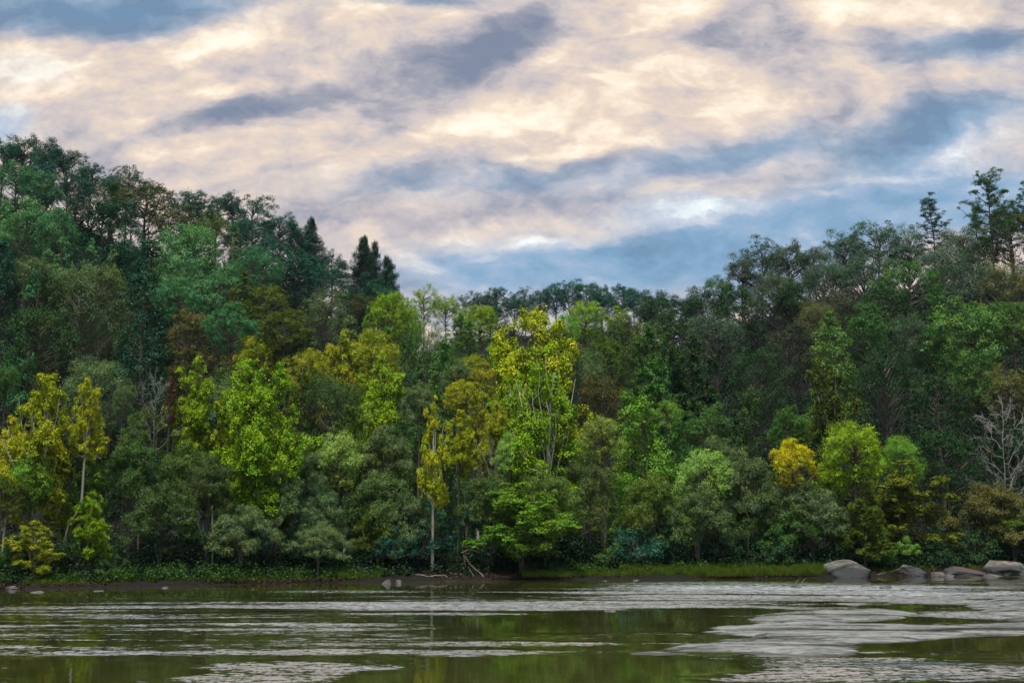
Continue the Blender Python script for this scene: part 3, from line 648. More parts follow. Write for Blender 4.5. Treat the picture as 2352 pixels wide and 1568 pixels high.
n.put(bp.inputs['Strength'], n.math('MULTIPLY_ADD', wet, -.9, 1)); p = principled(n, c, n.math('MULTIPLY_ADD', wet, -.52, .62), .45); n.l.new(bp.outputs[0], p.inputs['Normal']); finish(n, p.outputs[0])
def shelf(name, poly, seed, hmax, label, group, edge=1.2, step=.14, rough=.05):
    """poly in view px on the water plane; the height rises inwards from the outline and breaks into thin ledges"""
    Pw_ = np.array([on_water(x / 3840 * 2352, y / 3840 * 2352) for x, y in poly]); rng = np.random.default_rng(seed)
    x0, y0 = Pw_.min(0) - .5; x1, y1 = Pw_.max(0) + .5
    gx = np.arange(x0, x1, step); gy = np.arange(y0, y1, step); X, Y = np.meshgrid(gx, gy)
    ins = np.zeros(X.shape, bool); dist = np.full(X.shape, 1e9); q = len(Pw_)
    for i in range(q):
        a, b = Pw_[i], Pw_[(i + 1) % q]
        cr = ((a[1] > Y) != (b[1] > Y)) & (X < (b[0] - a[0]) * (Y - a[1]) / (b[1] - a[1] + 1e-12) + a[0]); ins ^= cr
        ab = b - a; tt = np.clip(((X - a[0]) * ab[0] + (Y - a[1]) * ab[1]) / (ab @ ab + 1e-9), 0, 1); dist = np.minimum(dist, np.hypot(X - a[0] - tt * ab[0], Y - a[1] - tt * ab[1]))
    sd_ = np.where(ins, dist, -dist)
    nz = 0
    for i in range(40):
        k = 2 ** rng.uniform(-1, 3.2); a_ = rng.uniform(0, 6.28); nz = nz + np.sin(X * .55 * k * cos(a_) + Y * 1.3 * k * sin(a_) + rng.uniform(0, 6.28)) / k ** .85
    nz = nz / 3.2
    fz = 0
    for i in range(24):
        k = 2 ** rng.uniform(1.5, 4.0); a_ = rng.uniform(-.5, .5); fz = fz + np.sin(X * k * sin(a_) * .8 + Y * 1.2 * k * cos(a_) + rng.uniform(0, 6.28)) / k ** .5
    nz = nz + fz * .16
    h = hmax * (1 - np.exp(-np.maximum(sd_ + nz * .22, 0) / edge)) + np.minimum(sd_ + nz * .22, 0) * .35
    h = h * .5 + nz * rough * .5 * np.clip(sd_ / .6 + .3, 0, 1)
    led = .035; h = np.where(h > 0, h * .45 + .55 * (np.floor(h / led) + np.clip((h / led % 1) * 3.2 - 1.1, 0, 1)) * led, h)
    keep = (sd_ > -.45)
    idx = -np.ones(X.shape, int); idx[keep] = np.arange(keep.sum())
    f = np.stack([idx[:-1, :-1], idx[:-1, 1:], idx[1:, 1:], idx[1:, :-1]], -1).reshape(-1, 4); f = f[(f >= 0).all(1)]
    o = link(name, mesh_from(name, np.stack([X[keep], Y[keep], h[keep]], -1), [f], SHELF, True)); return tag(o, label, 'rock shelf', group)
SG = 'bedrock shelves in the river'
shelf('rock_shelf', [(2369, 2452), (2430, 2440), (2491, 2435), (2540, 2420), (2610, 2410), (2581, 2405), (2704, 2388), (2640, 2380), (2630, 2374), (2690, 2350), (2679, 2344), (2769, 2342), (2800, 2328), (2940, 2330), (3060, 2320), (3150, 2336), (3259, 2338), (3500, 2344), (3700, 2336), (3860, 2330), (4100, 2335),
 (4100, 2365), (3860, 2374), (3700, 2380), (3553, 2388), (3440, 2400), (3349, 2407), (3218, 2416), (3170, 2440), (3128, 2462), (3020, 2458), (2900, 2448), (2736, 2440), (2614, 2446), (2491, 2452)], 3, .16, "largest pale rock shelf, its broken tip pointing into the smooth green water", SG, .9)
shelf('rock_shelf', [(2830, 2324), (2870, 2305), (2940, 2293), (3040, 2290), (3144, 2284), (3250, 2281), (3349, 2284), (3414, 2303), (3380, 2316), (3280, 2322), (3200, 2330), (3080, 2332), (2940, 2326)], 4, .22, "dark-edged rock shelf lying just behind the largest shelf", SG, .6)
shelf('rock_shelf', [(3640, 2268), (3700, 2250), (3860, 2242), (4100, 2240), (4100, 2330), (3860, 2330), (3780, 2324), (3760, 2312), (3659, 2296), (3700, 2286), (3640, 2280)], 5, .15, "slabby rock shelf beyond the smooth pool, running out of the picture", SG, .5)
shelf('rock_shelf', [(3110, 2262), (3200, 2256), (3300, 2252), (3420, 2258), (3330, 2268), (3200, 2270)], 6, .035, "thin awash rock shelf between the rapids and the dark-edged shelf", SG, .3)

# ------------------------------------------------------------------ trees
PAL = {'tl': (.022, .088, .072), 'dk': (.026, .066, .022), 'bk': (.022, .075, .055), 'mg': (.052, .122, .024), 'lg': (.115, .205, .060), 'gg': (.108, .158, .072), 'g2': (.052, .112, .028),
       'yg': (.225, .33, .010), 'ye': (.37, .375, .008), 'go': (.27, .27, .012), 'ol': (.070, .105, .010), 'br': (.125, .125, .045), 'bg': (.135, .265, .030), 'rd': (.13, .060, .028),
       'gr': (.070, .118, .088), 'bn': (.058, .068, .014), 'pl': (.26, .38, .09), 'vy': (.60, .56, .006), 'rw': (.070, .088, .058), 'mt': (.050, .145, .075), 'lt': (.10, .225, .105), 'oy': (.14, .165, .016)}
VAR = [(.075, .112, .030), (.092, .130, .042), (.108, .155, .064), (.062, .094, .026), (.056, .100, .026), (.098, .135, .026)]
KN = {'round': 'broadleaf_tree', 'dome': 'broadleaf_tree', 'open': 'broadleaf_tree', 'thin': 'broadleaf_tree', 'spire': 'broadleaf_tree', 'cone': 'broadleaf_tree', 'syc': 'sycamore_tree', 'sycx': 'sycamore_tree', 'syct': 'sycamore_tree', 'sycl': 'sycamore_tree', 'spread': 'broadleaf_tree', 'layer': 'broadleaf_tree',
      'hemlock': 'conifer_tree', 'ragged': 'conifer_tree', 'pine': 'pine_tree', 'snag': 'dead_tree', 'shrub': 'shrub'}
NVAR = {'round': 5, 'dome': 4, 'open': 4, 'thin': 4, 'spire': 3, 'cone': 3, 'syc': 4, 'sycx': 3, 'syct': 2, 'sycl': 1, 'spread': 5, 'layer': 3, 'hemlock': 4, 'ragged': 2, 'pine': 2, 'snag': 2, 'shrub': 4}
GRP = {'tree': 'trees of the riverside wood'}
WK = {'round': 1.2, 'dome': 1.12, 'open': 1.3, 'thin': 1.25, 'spire': 1.3, 'cone': 1.3, 'syc': 1.5, 'syct': 1.35, 'sycl': 1.4, 'sycx': 1.45, 'spread': 1.15, 'layer': 1.2, 'hemlock': 1.3, 'ragged': 1.75, 'pine': 1.6, 'snag': 1.2}
PLACED = []     # (X, Y, width m, top px, crown height px, x px)
rt_ = np.random.default_rng(77); cnt = {}

def put(kind, col, X, Y, W, H, label, z=None, alpha=.97, group='', jit=.10, rot=None, barkm=None):
    k = cnt.get(kind, 0); cnt[kind] = k + 1
    tr, cr, w0, h0 = proto(kind, k % NVAR[kind])
    z = float(ground(X, Y)) - .15 if z is None else z
    root = empty(KN[kind], (X, Y, z)); root.rotation_euler = (0, 0, rt_.uniform(0, 6.28) if rot is None else rot); sx = W / w0; sz = min(H / h0, sx * {'spire': 1.6, 'cone': 2.3, 'syc': 1.5, 'sycx': 1.5, 'syct': 2.2, 'sycl': 1.6, 'snag': 1.9, 'spread': 1.7}.get(kind, 1.25)); root.scale = (sx, sx, sz); lift = H / sz - h0
    o = link('stem' if kind == 'shrub' else 'trunk', tr, root); o.location = (0, 0, lift)
    if cr is not None:
        f = link('foliage' if kind == 'shrub' else 'crown', cr, root); f.location = (0, 0, lift); b = np.array(VAR[rt_.integers(6)] if kind == 'spread' and col in ('g2',) else PAL[col]) * (1 + rt_.normal(0, jit, 3) * [.6, .6, .6]) * (1 + rt_.normal(0, jit))
        if col in ('ye', 'yg', 'go', 'vy'): b = np.array(PAL[col]) * (1 + rt_.normal(0, .04, 3)) * (1 + rt_.normal(0, .06))
        b = b * (1.35 if col in ('mg', 'ol', 'g2', 'mt', 'go') else 1.2)
        f.color = (*np.clip(b, .004, .9), 1 - (1 - alpha) * .55)
    if kind in ('syc', 'sycx') and not ('white' in label or 'pale' in label):
        o.material_slots[0].link = 'OBJECT'; o.material_slots[0].material = BARK
    tag(root, label, 'shrub' if kind == 'shrub' else ('dead tree' if kind == 'snag' else 'tree'), group or ('shrubs under the trees' if kind == 'shrub' else 'trees of the riverside wood'))
    return root

def solve(px, py, H, tmin=2.5):
    d = ray(px, py); u = d[0] / d[1]; y0 = float(Yb(u)) + tmin
    ys = np.linspace(y0, 380, 1500); f = ground(u * ys, ys) + H - (CAMH + d[2] / d[1] * ys)
    Dr = float(np.interp(u, ru, rd)); ok = ys < Dr + 6
    if H != int(H) and f[0] < 0 and py > 745: ys = np.array([y0 + 1.5]); f = np.array([0.]); ok = np.array([True])
    s = np.sign(f); cr = np.where((s[1:] != s[:-1]) & ok[1:])[0]
    if len(cr):
        Y = ys[cr[0]]
    else:
        g = np.where(ok, np.abs(f), 1e9); Y = ys[np.argmin(g)]
    X = u * Y; H2 = CAMH + d[2] / d[1] * Y - float(ground(X, Y)) + .15
    return X, Y, H2

def tree(line):
    f, label = line.split('|')[:2]; nick = line.split('|')[2] if line.count('|') > 1 else ''
    q = f.split(','); px, py, w = map(float, q[:3]); tf = float(q[3][1:]) if q[3][0] == 't' else None; H = 15.0 if tf is not None else float(q[3]); kind, col = q[4], q[5]; al = float(q[6]) if len(q) > 6 else .97
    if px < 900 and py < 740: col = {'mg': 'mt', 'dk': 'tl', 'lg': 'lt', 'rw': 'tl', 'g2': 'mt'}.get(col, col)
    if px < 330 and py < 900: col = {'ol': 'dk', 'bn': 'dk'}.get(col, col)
    if py < 765 and kind not in ('hemlock', 'pine', 'ragged') and H < 25: H = min(H, 16.5)
    X, Y, H2 = solve(px, py, H)
    if py >= 745 and H < 25 and H in (int(H), 8.5, 9.5, 6.5, 5.5, 7.5):
        d = ray(px, py); u = d[0] / d[1]; td = np.interp(py, [700, 760, 800, 850, 900, 1000, 1100, 1200], [75, 50, 36, 24, 15, 8.5, 5.5, 3.5]) + rt_.uniform(-1.2, 1.2)
        Y3 = float(Yb(u)) + td; X3 = u * Y3; H3 = CAMH + d[2] / d[1] * Y3 - float(ground(X3, Y3)) + .15
        if (H3 > .62 * H and H3 < 1.45 * H) or Y - float(Yb(u)) < td * .4: X, Y, H2 = X3, Y3, H3
    if tf is not None:
        d = ray(px, py); u = d[0] / d[1]; Y = float(Yb(u)) + tf; X = u * Y; H2 = CAMH + d[2] / d[1] * Y - float(ground(X, Y)) + .15
    H2 = max(H2, 1.5)
    W = w * Y / F * WK.get(kind, 1.3)
    o = put(kind, col, X, Y, W, H2 * 1.0, label, alpha=al)
    bot = project(X, Y, float(ground(X, Y)))[1]
    PLACED.append((X, Y, W, py, (bot - py), px, kind, label, nick)); return o

TREES = '''
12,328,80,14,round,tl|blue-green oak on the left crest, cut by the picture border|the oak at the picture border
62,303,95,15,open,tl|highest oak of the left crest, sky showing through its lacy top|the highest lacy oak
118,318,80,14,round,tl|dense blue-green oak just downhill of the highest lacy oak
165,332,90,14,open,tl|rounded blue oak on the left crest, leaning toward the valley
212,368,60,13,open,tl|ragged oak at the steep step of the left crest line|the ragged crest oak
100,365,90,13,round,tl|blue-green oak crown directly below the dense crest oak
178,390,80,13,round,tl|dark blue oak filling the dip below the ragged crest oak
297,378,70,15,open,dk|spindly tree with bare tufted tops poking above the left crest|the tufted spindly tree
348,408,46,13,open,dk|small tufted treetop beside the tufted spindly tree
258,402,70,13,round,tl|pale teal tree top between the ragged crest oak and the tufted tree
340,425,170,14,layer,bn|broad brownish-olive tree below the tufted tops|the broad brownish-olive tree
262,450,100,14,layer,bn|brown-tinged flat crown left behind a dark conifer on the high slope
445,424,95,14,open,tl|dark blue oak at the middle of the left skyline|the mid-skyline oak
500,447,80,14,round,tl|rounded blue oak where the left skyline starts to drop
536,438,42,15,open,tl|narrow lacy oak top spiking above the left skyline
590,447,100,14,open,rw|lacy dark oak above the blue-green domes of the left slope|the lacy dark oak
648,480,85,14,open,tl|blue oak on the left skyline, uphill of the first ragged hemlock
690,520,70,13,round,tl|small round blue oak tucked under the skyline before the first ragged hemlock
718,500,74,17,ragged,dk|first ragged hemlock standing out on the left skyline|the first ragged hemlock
765,575,60,13,round,dk|dark tree in the notch between the first ragged hemlock and the twin hemlocks
826,537,92,20,ragged,bk|tallest of the dark hemlocks at the end of the left ridge|the tallest dark hemlock
862,556,70,19,ragged,bk|hemlock pressed against the tallest dark hemlock
908,588,76,18,ragged,bk|last dark hemlock at the tip of the left ridge|the last ridge hemlock
868,640,90,13,round,dk|dark rounded tree at the foot of the last ridge hemlocks
420,470,120,13,layer,bn|olive-brown flat-topped tree below the mid-skyline oak
500,495,90,13,layer,ol|olive layered tree above the light green dome
560,500,90,13,round,tl|teal round crown just above the small grey-green sapling top
40,378,110,14,round,mg|mid green oak on the upper left slope, beneath the crest oaks|the upper mid green oak
110,395,80,14,round,mg|bluish green oak beside the upper mid green oak
70,462,120,15,round,lg|bright teal-green broadleaf high on the left slope|the bright teal-green tree
15,455,60,14,spire,lg|light green pointed crown high on the left slope at the picture border
135,472,90,14,round,mg|mid green tree with a yellow-tinged edge beside the bright teal-green tree
240,460,150,15,cone,bk|broad dark conifer high on the left slope|the broad dark conifer
305,458,70,15,cone,tl|slim blue pointed tree beside the broad dark conifer
190,455,70,14,layer,ol|brownish-gold flat tree top beside the broad dark conifer
8,560,120,18,cone,bk|tall black-green tree standing at the picture border on the left slope|the black-green border tree
150,530,62,19,spire,lg|tallest of the light green spires above the large grey-green tree|the tallest light green spire
212,548,55,18,spire,lg|second light green spire, just past the tallest light green spire
262,566,62,18,spire,gg|greyish spire beside the dark hemlocks, nearest to them of the pale spires
112,560,56,17,spire,lg|short light green spire uphill-side of the tallest light green spire
78,590,90,15,round,gg|soft grey-green round tree above the bare-topped spire
200,585,150,19,thin,gg,.93|large thin-leaved grey-green tree with a visible forked grey trunk|the large grey-green forked tree
78,622,80,19,spire,g2,.9|tall bare-topped spire beside the large grey-green forked tree|the bare-topped spire
95,700,140,17,round,ol,.9|dark olive tree under the bare-topped spire
345,540,140,18,cone,bk|tall dark hemlock between the pale spires and the light green dome|the tall mid-slope hemlock
335,640,120,18,cone,bk|lower dark hemlock in front of the tall mid-slope hemlock|the lower dark hemlock
434,515,180,16,dome,lg|big light green domed tree in the middle of the left slope|the big light green dome
432,588,120,15,round,lg|light green tree with spiky crest just below the big light green dome
505,610,110,15,round,lg|pale green tree lower along the shoulder of the big light green dome
415,632,110,15,layer,mg|layered mid green tree with a pale trunk, below the domed light green tree|the layered green tree
590,571,120,15,dome,mg|smooth blue-green domed tree midway down the left slope|the smooth blue-green dome
545,528,54,15,spire,gg|pale feathery sapling top between the two domes of the left slope
625,540,120,15,round,tl|dark teal round tree above the smooth blue-green dome
690,572,110,15,round,dk|dark round tree under the first ragged hemlock
745,608,100,14,round,dk|dark green tree at the foot of the tallest hemlock slope
560,628,100,15,cone,ol,.85|golden-edged olive crown beside the pale green shoulder tree
618,652,90,15,layer,ol,.88|brown-flecked olive tree below the smooth blue-green dome|the brown-flecked olive tree
640,700,120,15,layer,ol|dark gold-green layered tree beneath the brown-flecked olive tree
535,690,120,16,layer,mg|layered green tree filling the middle, beside the tan-leaved tree
440,696,100,14,open,br,.8|tan-leaved open tree in the middle of the left wood|the tan-leaved tree
450,790,120,12,open,br,.85|lower brown-leaved tree under the tan-leaved tree
592,764,110,12,dome,go,.9|round golden-olive dome standing alone above the yellow-green plume|the golden-olive dome
742,668,90,16,thin,gg|grey-green willowy tree below the ridge hemlocks|the grey-green willowy tree
790,660,60,15,spire,gg,.9|pale slender crown beside the grey-green willowy tree
700,690,80,15,spire,gg|blue-tinged pale spire downhill of the smooth blue-green dome
660,760,110,14,layer,dk|dark layered tree behind the gold domes, above the dark hollow
835,672,70,14,layer,bn,.85|rusty-topped small tree beneath the last ridge hemlocks
18,838,70,10,dome,mg|round green tree cut by the border above the yellow bank trees|the round green border tree
60,800,130,11,round,dk,.9|dark speckled tree behind the yellow sycamore of the near bank
215,815,130,10,thin,gg|twiggy grey-green tree rising behind the yellow sycamores|the twiggy grey-green tree
285,880,50,9,thin,gg|wispy grey twig crown beside the twiggy grey-green tree
105,858,125,t7,syc,ye,.9|bright yellow sycamore with white limbs on the near part of the bank|the white-limbed yellow sycamore
205,876,66,t7,syc,ye,.88|slim yellow sycamore with one straight white stem|the slim yellow sycamore
30,960,90,10.3,syc,ye,.88|golden sycamore mostly outside the picture, beside the white-limbed one
365,845,80,t13,snag,gg|bare white-branched dead tree beside the rust-red sapling|the bare white-branched tree
395,843,30,t13,spire,rd,.85|thin rust-red tree with a straight stem|the rust-red tree
452,822,100,t14,syc,yg,.97|yellow-green tree with a dark trunk beside the rust-red tree|the dark-trunked yellow-green tree
440,905,90,11,syc,yg|lower yellow-green crown hugging the dark-trunked tree
605,832,165,t8,sycx,yg,.93|tallest plume of brilliant yellow-green leaves in the left wood|the brilliant yellow-green plume
535,905,90,12,syc,yg,.86|yellow-green tree with red leaf patches beside the brilliant plume
640,960,110,10,sycx,yg,.93|wide lower yellow-green tree reaching an arm beyond the brilliant plume
520,850,110,12,round,gg|grey-green tree in the gap behind the red-flecked yellow-green tree
335,925,110,9.5,spread,g2|grey-green arching tree below the bare white-branched tree|the grey-green arching tree
310,985,150,9,spread,g2|broad greyish thicket tree in the middle of the left bank wood
430,1000,150,9,spread,g2|fine-leaved grey-green tree under the dark-trunked yellow-green tree
485,1040,130,8.5,spread,g2|spreading fine-leaved tree below the red-flecked yellow-green tree
160,960,110,9,round,dk|dark blue tree squeezed under the yellow sycamores
75,1045,100,9,round,bg,.9|fresh green tree under the white-limbed yellow sycamore|the fresh green bank tree
208,1045,90,9,syc,bg,.9|leafy yellow-green bank tree hanging in tiers over the dark hollow|the tiered bank tree
214,1130,70,6,syc,yg,.95|lowest hanging tier of yellow-green leaves above the black hollow
85,1195,90,4.6,syc,go,.9|small tree by the water with yellow-green leaves and a pale trunk foot|the small waterside yellow tree
10,1090,80,8,round,ol,.8|olive tree with orange leaves at the picture border above the bank
375,1095,170,8,spread,g2|flat-topped arching tree whose sprays hang over the white building|the flat-topped arching tree
560,1150,150,6.5,spread,gg|low grey-green arching tree leaning toward the water|the low arching tree
640,1050,130,9,spread,gg|grey-green arching tree between the brilliant plume and the river bank
700,1010,120,10,spread,gg|pale arching tree with bare twigs behind the drooping waterside tree
735,1105,120,9,spread,gg,.95|drooping waterside tree with yellowish sprays near the water|the drooping waterside tree
735,1190,130,5.5,spread,g2|lowest green sprays of the bank, hanging almost to the water
715,800,120,16,dome,go,.72|gold-tinted dome at the near edge of the gold group|the gold-tinted dome
700,835,100,15,cone,ol,.85|olive green cone-shaped tree in front of the gold-tinted dome
790,768,100,16,syc,go,.72|orange-speckled sycamore top behind the gold-tinted dome
765,840,130,14,thin,g2,.88|tall grey-green tree with a long straight pale stem|the straight pale-stemmed tree
860,762,130,16,dome,go,.86|wide olive-gold dome in the gold group|the wide olive-gold dome
880,815,105,15,syc,yg,.80|yellow tree with upright orange-tinged tufts|the tufted yellow tree
855,905,120,12,syc,yg,.92|bright yellow-leaved tree below the tufted yellow tree
800,930,90,12,syc,ol,.8|brown-speckled olive tree between the pale stem and the bright yellow leaves
888,965,130,10,spread,gg|silvery willow-like tree below the tufted yellow tree|the silvery willow-like tree
880,1060,180,9,spread,g2|broad grey-green tree in the centre of the bank wood|the broad grey-green bank tree
925,1120,150,7.5,spread,g2|dark-stemmed spreading tree over the clump of thin trunks
880,1160,140,5.5,spread,ol|yellow-tipped low tree above the clump of thin trunks
775,990,110,10,round,pl|pale mint-leaved tree at the foot of the straight pale stem
965,865,90,13,spread,gg|soft dusty-green round tree behind the small yellow sycamore|the dusty-green tree
885,740,70,15,spire,mg|narrow mid green tree rising out of the wide olive-gold dome
848,705,60,16,spire,bg|small fresh green crown at the upper edge of the centre wood
905,668,110,20,dome,yg|bright green rounded tree just beyond the last ridge hemlock|the bright green rounded tree
975,657,60,21,open,yg|tall open-topped tree with leafy knobs against the sky|the tall knobby-topped tree
1025,672,60,20,open,yg|second knobby-topped tree against the sky, lower than its neighbour
935,700,110,18,dome,bg|mid-toned green dome below the bright green rounded tree
1100,700,110,19,dome,yg|large yellow-green dome below the distant ridge|the large yellow-green dome
1060,725,70,17,syc,bg|feathery green tree squeezed against the large yellow-green dome
985,745,110,16,thin,g2,.9|grey-green feathery tree in the centre hollow
940,770,80,16,cone,mg|dark green upright tree beside the feathery centre tree
1020,790,120,15,cone,g2|large grey-green tree in the shaded heart of the centre wood|the shaded centre tree
965,830,70,13,spire,g2|small pointed grey-green tree above the dusty-green tree
1052,825,70,13,round,gg|pale grey-green tree between the shaded centre tree and the gold dome
1160,735,60,16,round,dk|small dark crown between the yellow-green dome and the tallest yellow tree
1232,707,190,t32,sycx,ye,.90|tallest golden yellow sycamore, dominating the centre of the wood|the tallest golden sycamore
1150,775,90,19,syc,yg,.92|yellow-green flank tree hugging the tallest golden sycamore
1090,822,110,15,dome,go,.9|golden-olive domed tree beside the tallest golden sycamore|the golden centre dome
1055,868,80,13,dome,go,.85|smaller gold dome at the foot of the golden centre dome
1170,870,110,14,syc,yg,.9|yellow-green tree with a red-tinged edge, between the domes and the white limbs
1252,812,165,t10,sycl,yg,.88|tall green-yellow sycamore with bright white curving limbs|the white-limbed centre sycamore
1255,950,190,13,sycx,yg,.88|spreading lower crown in front of the white-limbed centre sycamore
998,907,78,t3.2,syct,ye,.92|narrow bright yellow sycamore with a long white trunk|the long-trunked yellow sycamore
1055,940,56,t8,syc,ye,.9|yellow side crown leaning away from the long-trunked yellow sycamore
1100,885,70,14,syc,go,.72|orange-gold tree with a forked pale stem|the orange-gold forked tree
1140,925,80,13,syc,go,.75|orange-brown leaved tree next to the orange-gold forked tree
1175,985,90,9.5,spread,pl|pale lime tree behind bare grey twigs
1130,1010,70,9,snag,gg|bare grey bush-like dead tree in front of the orange-gold tree|the bare grey twiggy tree
1130,1060,160,8.5,spread,g2|olive-grey arching tree above the river bank beside the long white trunk
1250,1060,170,8,spread,g2|dull green tree behind the fresh green hero tree of the bank
1350,1030,140,9,spread,g2|muted green arching tree beyond the white-limbed centre sycamore
1345,690,110,22,dome,yg|yellow-green tree tops in front of the distant ridge|the yellow-green ridge-front tree
1420,705,80,20,syc,yg|light yellow-green tree beyond the ridge-front tree
1440,725,120,19,dome,ol,.85|bronze-olive dome at the foot of the dark hill
1300,725,70,19,dome,bg|green round crown behind the golden sycamore's shoulder
1385,770,110,17,round,ol|brownish-green tree below the bronze-olive dome
1410,745,70,18,syc,g2|tall slender light green tree with a leaning pale stem|the slender leaning-stem tree
1490,750,90,t45,syc,mg|leafy green tree top beside the slender leaning-stem tree
1345,800,110,16,thin,gg|feathery grey-green tree downhill of the golden sycamore|the feathery grey-green tree
1520,770,90,16,syc,g2|green tree with drooping tufts under the dark hill
1385,850,120,15,thin,bn,.7|russet-brown thin-leaved tree with grey stems|the russet-brown tree
1500,830,130,15,syc,mg,.9|orange-flecked green tree over the dark hollow
1440,880,70,15,spire,bg|slim fresh green top of the pale green cone tree
1472,912,150,t14,cone,bg|fresh green cone-shaped tree with fine leaves|the fresh green cone tree
1530,915,70,11,layer,bg|bright layered twig tree clinging to the fresh green cone tree
1380,955,90,10,round,pl|mint-green layered tree beside a grey thicket|the mint-green tree
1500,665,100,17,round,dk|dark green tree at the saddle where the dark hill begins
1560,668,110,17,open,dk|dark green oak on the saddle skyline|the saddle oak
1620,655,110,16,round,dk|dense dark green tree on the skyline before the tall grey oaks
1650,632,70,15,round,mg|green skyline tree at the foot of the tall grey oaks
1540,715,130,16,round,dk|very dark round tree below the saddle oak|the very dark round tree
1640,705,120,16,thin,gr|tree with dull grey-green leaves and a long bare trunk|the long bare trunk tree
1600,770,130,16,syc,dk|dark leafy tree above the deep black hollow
1700,575,80,16,open,rw|first tall grey-brown oak of the hill skyline, leaning toward the valley|the first grey-brown oak
1745,548,90,17,open,gr|lacy grey oak with sky between its leaves|the lacy grey oak
1810,545,100,17,open,rw|purplish-grey oak with a curved twiggy top
1870,555,80,15,open,gr|low grey oak in the dip of the hill skyline
1935,520,100,16,open,gr|grey-green oak with a knobby top midway up the hill skyline|the knobby grey oak
2010,505,110,16,open,gr|broad grey oak on the hill skyline before the lone pine|the broad grey oak
2080,520,90,14,thin,gr|sparse silver-grey tree below the lone pine
2140,455,62,19,pine,bk|small dark pine rising above the hill skyline|the small dark pine
2270,402,88,24,pine,dk|tallest pine on the hill, with flat tiers against the sky|the tallest pine
2345,420,60,20,pine,bk|pine cut by the picture border beside the tallest pine
2240,470,80,15,cone,dk|dark green pointed tree below the tallest pine|the pointed tree below the pine
2200,520,100,14,thin,gr|silvery thin-leaved tree before the pointed tree below the pine
2312,458,56,15,open,bk|dark wispy tree between the two pines
2320,490,110,15,round,bn,.8|rusty-brown tree beneath the pines|the rusty-brown tree
2160,560,110,14,thin,gr|grey twiggy tree in the second row under the small dark pine
1890,590,100,14,thin,gr|grey-brown tree in the second row under the hill skyline
1985,580,110,14,thin,gr|pale twiggy tree below the broad grey oak
1780,620,110,14,thin,rw|mauve-brown thin tree beneath the lacy grey oak
1700,650,100,14,open,dk|dark tree below the first grey-brown oak
1815,645,90,14,round,dk|rounded dark green tree among the brown crowns|the rounded dark green crown
1920,660,110,14,thin,rw|brownish-mauve tree in the middle of the hill|the brownish-mauve tree
1870,680,80,14,thin,br,.85|tan-mauve crown beside the rounded dark green crown
2090,595,140,16,layer,mg|large green pine-like layered tree on the upper hill|the large layered green tree
2030,640,120,15,layer,dk|dark layered tree spreading below the pale twiggy tree
2230,590,130,14,thin,gr|broad grey-olive tree below the pointed tree under the pines
2320,600,110,14,thin,br,.9|dull tan-green tree on the upper hill at the border
2080,715,90,14,thin,gr,.95|grey-green tree with pale branching ribs|the pale-ribbed tree
1990,700,110,15,round,g2|olive-green tree below the dark layered tree
1822,728,110,15,thin,rw|grey-brown tree with a fan of bare grey limbs|the fan-limbed grey tree
1905,720,115,17,cone,lg,.94|pale yellow-green pointed tree standing out against the dark hill|the pale pointed tree
1900,830,110,13,syc,ol,.85|lower yellow-specked boughs under the pale pointed tree
2215,680,170,17,round,lg|large bluish-green broadleaf, brightest of the dark hill|the large bluish-green tree
2140,745,90,15,round,mg|green tree on the flank of the large bluish-green tree
2320,690,100,15,round,g2|olive-green tree beyond the large bluish-green tree
2250,800,140,14,round,mg|leafy green tree drooping under the large bluish-green tree
2310,830,90,12,open,br,.6|rust-tinged small tree low on the dark hill
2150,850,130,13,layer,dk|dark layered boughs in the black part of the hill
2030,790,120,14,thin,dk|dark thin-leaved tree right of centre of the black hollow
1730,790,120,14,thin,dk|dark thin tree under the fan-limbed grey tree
1722,888,88,12,cone,mg|narrow pointed green tree before the black hollow|the narrow pointed green tree
1620,925,110,11,round,g2|muted green tree beside the narrow pointed green tree
1640,985,130,10,spread,gg|soft grey-green tree above the pale crested tree
1810,930,90,11,round,mg|green tree behind the small vivid yellow tree
1615,1025,130,9.5,dome,pl,.95|tree with a pale cream-green crest over the bank|the pale crested tree
1600,1100,150,8,spread,g2|grey-green body of leaves under the pale crested tree
1500,1065,150,8.5,spread,g2|grey-green tree with a crooked leaning trunk
1705,1015,150,9,spread,gg|silvery-green tree between the pale crest and the vivid yellow tree|the silvery bank tree
1815,1007,88,t6,round,vy,.98|small vivid yellow tree, brightest in the far bank wood|the vivid yellow tree
1760,1095,170,8,spread,g2|dull green arching tree under the vivid yellow tree
1860,1090,160,8,spread,gg|sage-green spreading tree behind the largest boulder
1800,1150,130,6,spread,mg|lowest leafy arching tree above the grassy bank
1955,962,150,10.9,dome,yg,.93|domed yellow-green tree behind the boulders|the yellow-green bank dome
1905,1040,90,9,syc,yg,.9|yellow-green lower boughs beside the yellow-green bank dome
2065,990,90,11,thin,bg|tall twiggy light green tree behind the orange-tinged bank tree
2075,1060,170,9.5,syc,oy,.72|orange-tinged bank tree with a dark crooked trunk by the green sapling|the orange-tinged bank tree
2000,1100,80,8,syc,oy,.85|thin-trunked golden-green tree growing behind the largest boulder
1980,1150,90,6.8,syc,ol,.85|hanging olive boughs beside the thin-trunked tree
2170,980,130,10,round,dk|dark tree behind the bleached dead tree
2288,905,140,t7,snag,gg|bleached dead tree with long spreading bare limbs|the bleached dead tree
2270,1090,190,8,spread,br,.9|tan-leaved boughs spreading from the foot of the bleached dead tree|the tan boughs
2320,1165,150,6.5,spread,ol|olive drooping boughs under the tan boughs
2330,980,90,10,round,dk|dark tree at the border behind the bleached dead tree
1198,1110,175,8.6,syc,bg,.97|fresh green forked tree hanging over the water in the centre of the bank|the fresh green forked tree
1072,672,50,13,open,gr|first pale grey tree at the valley end of the distant ridge
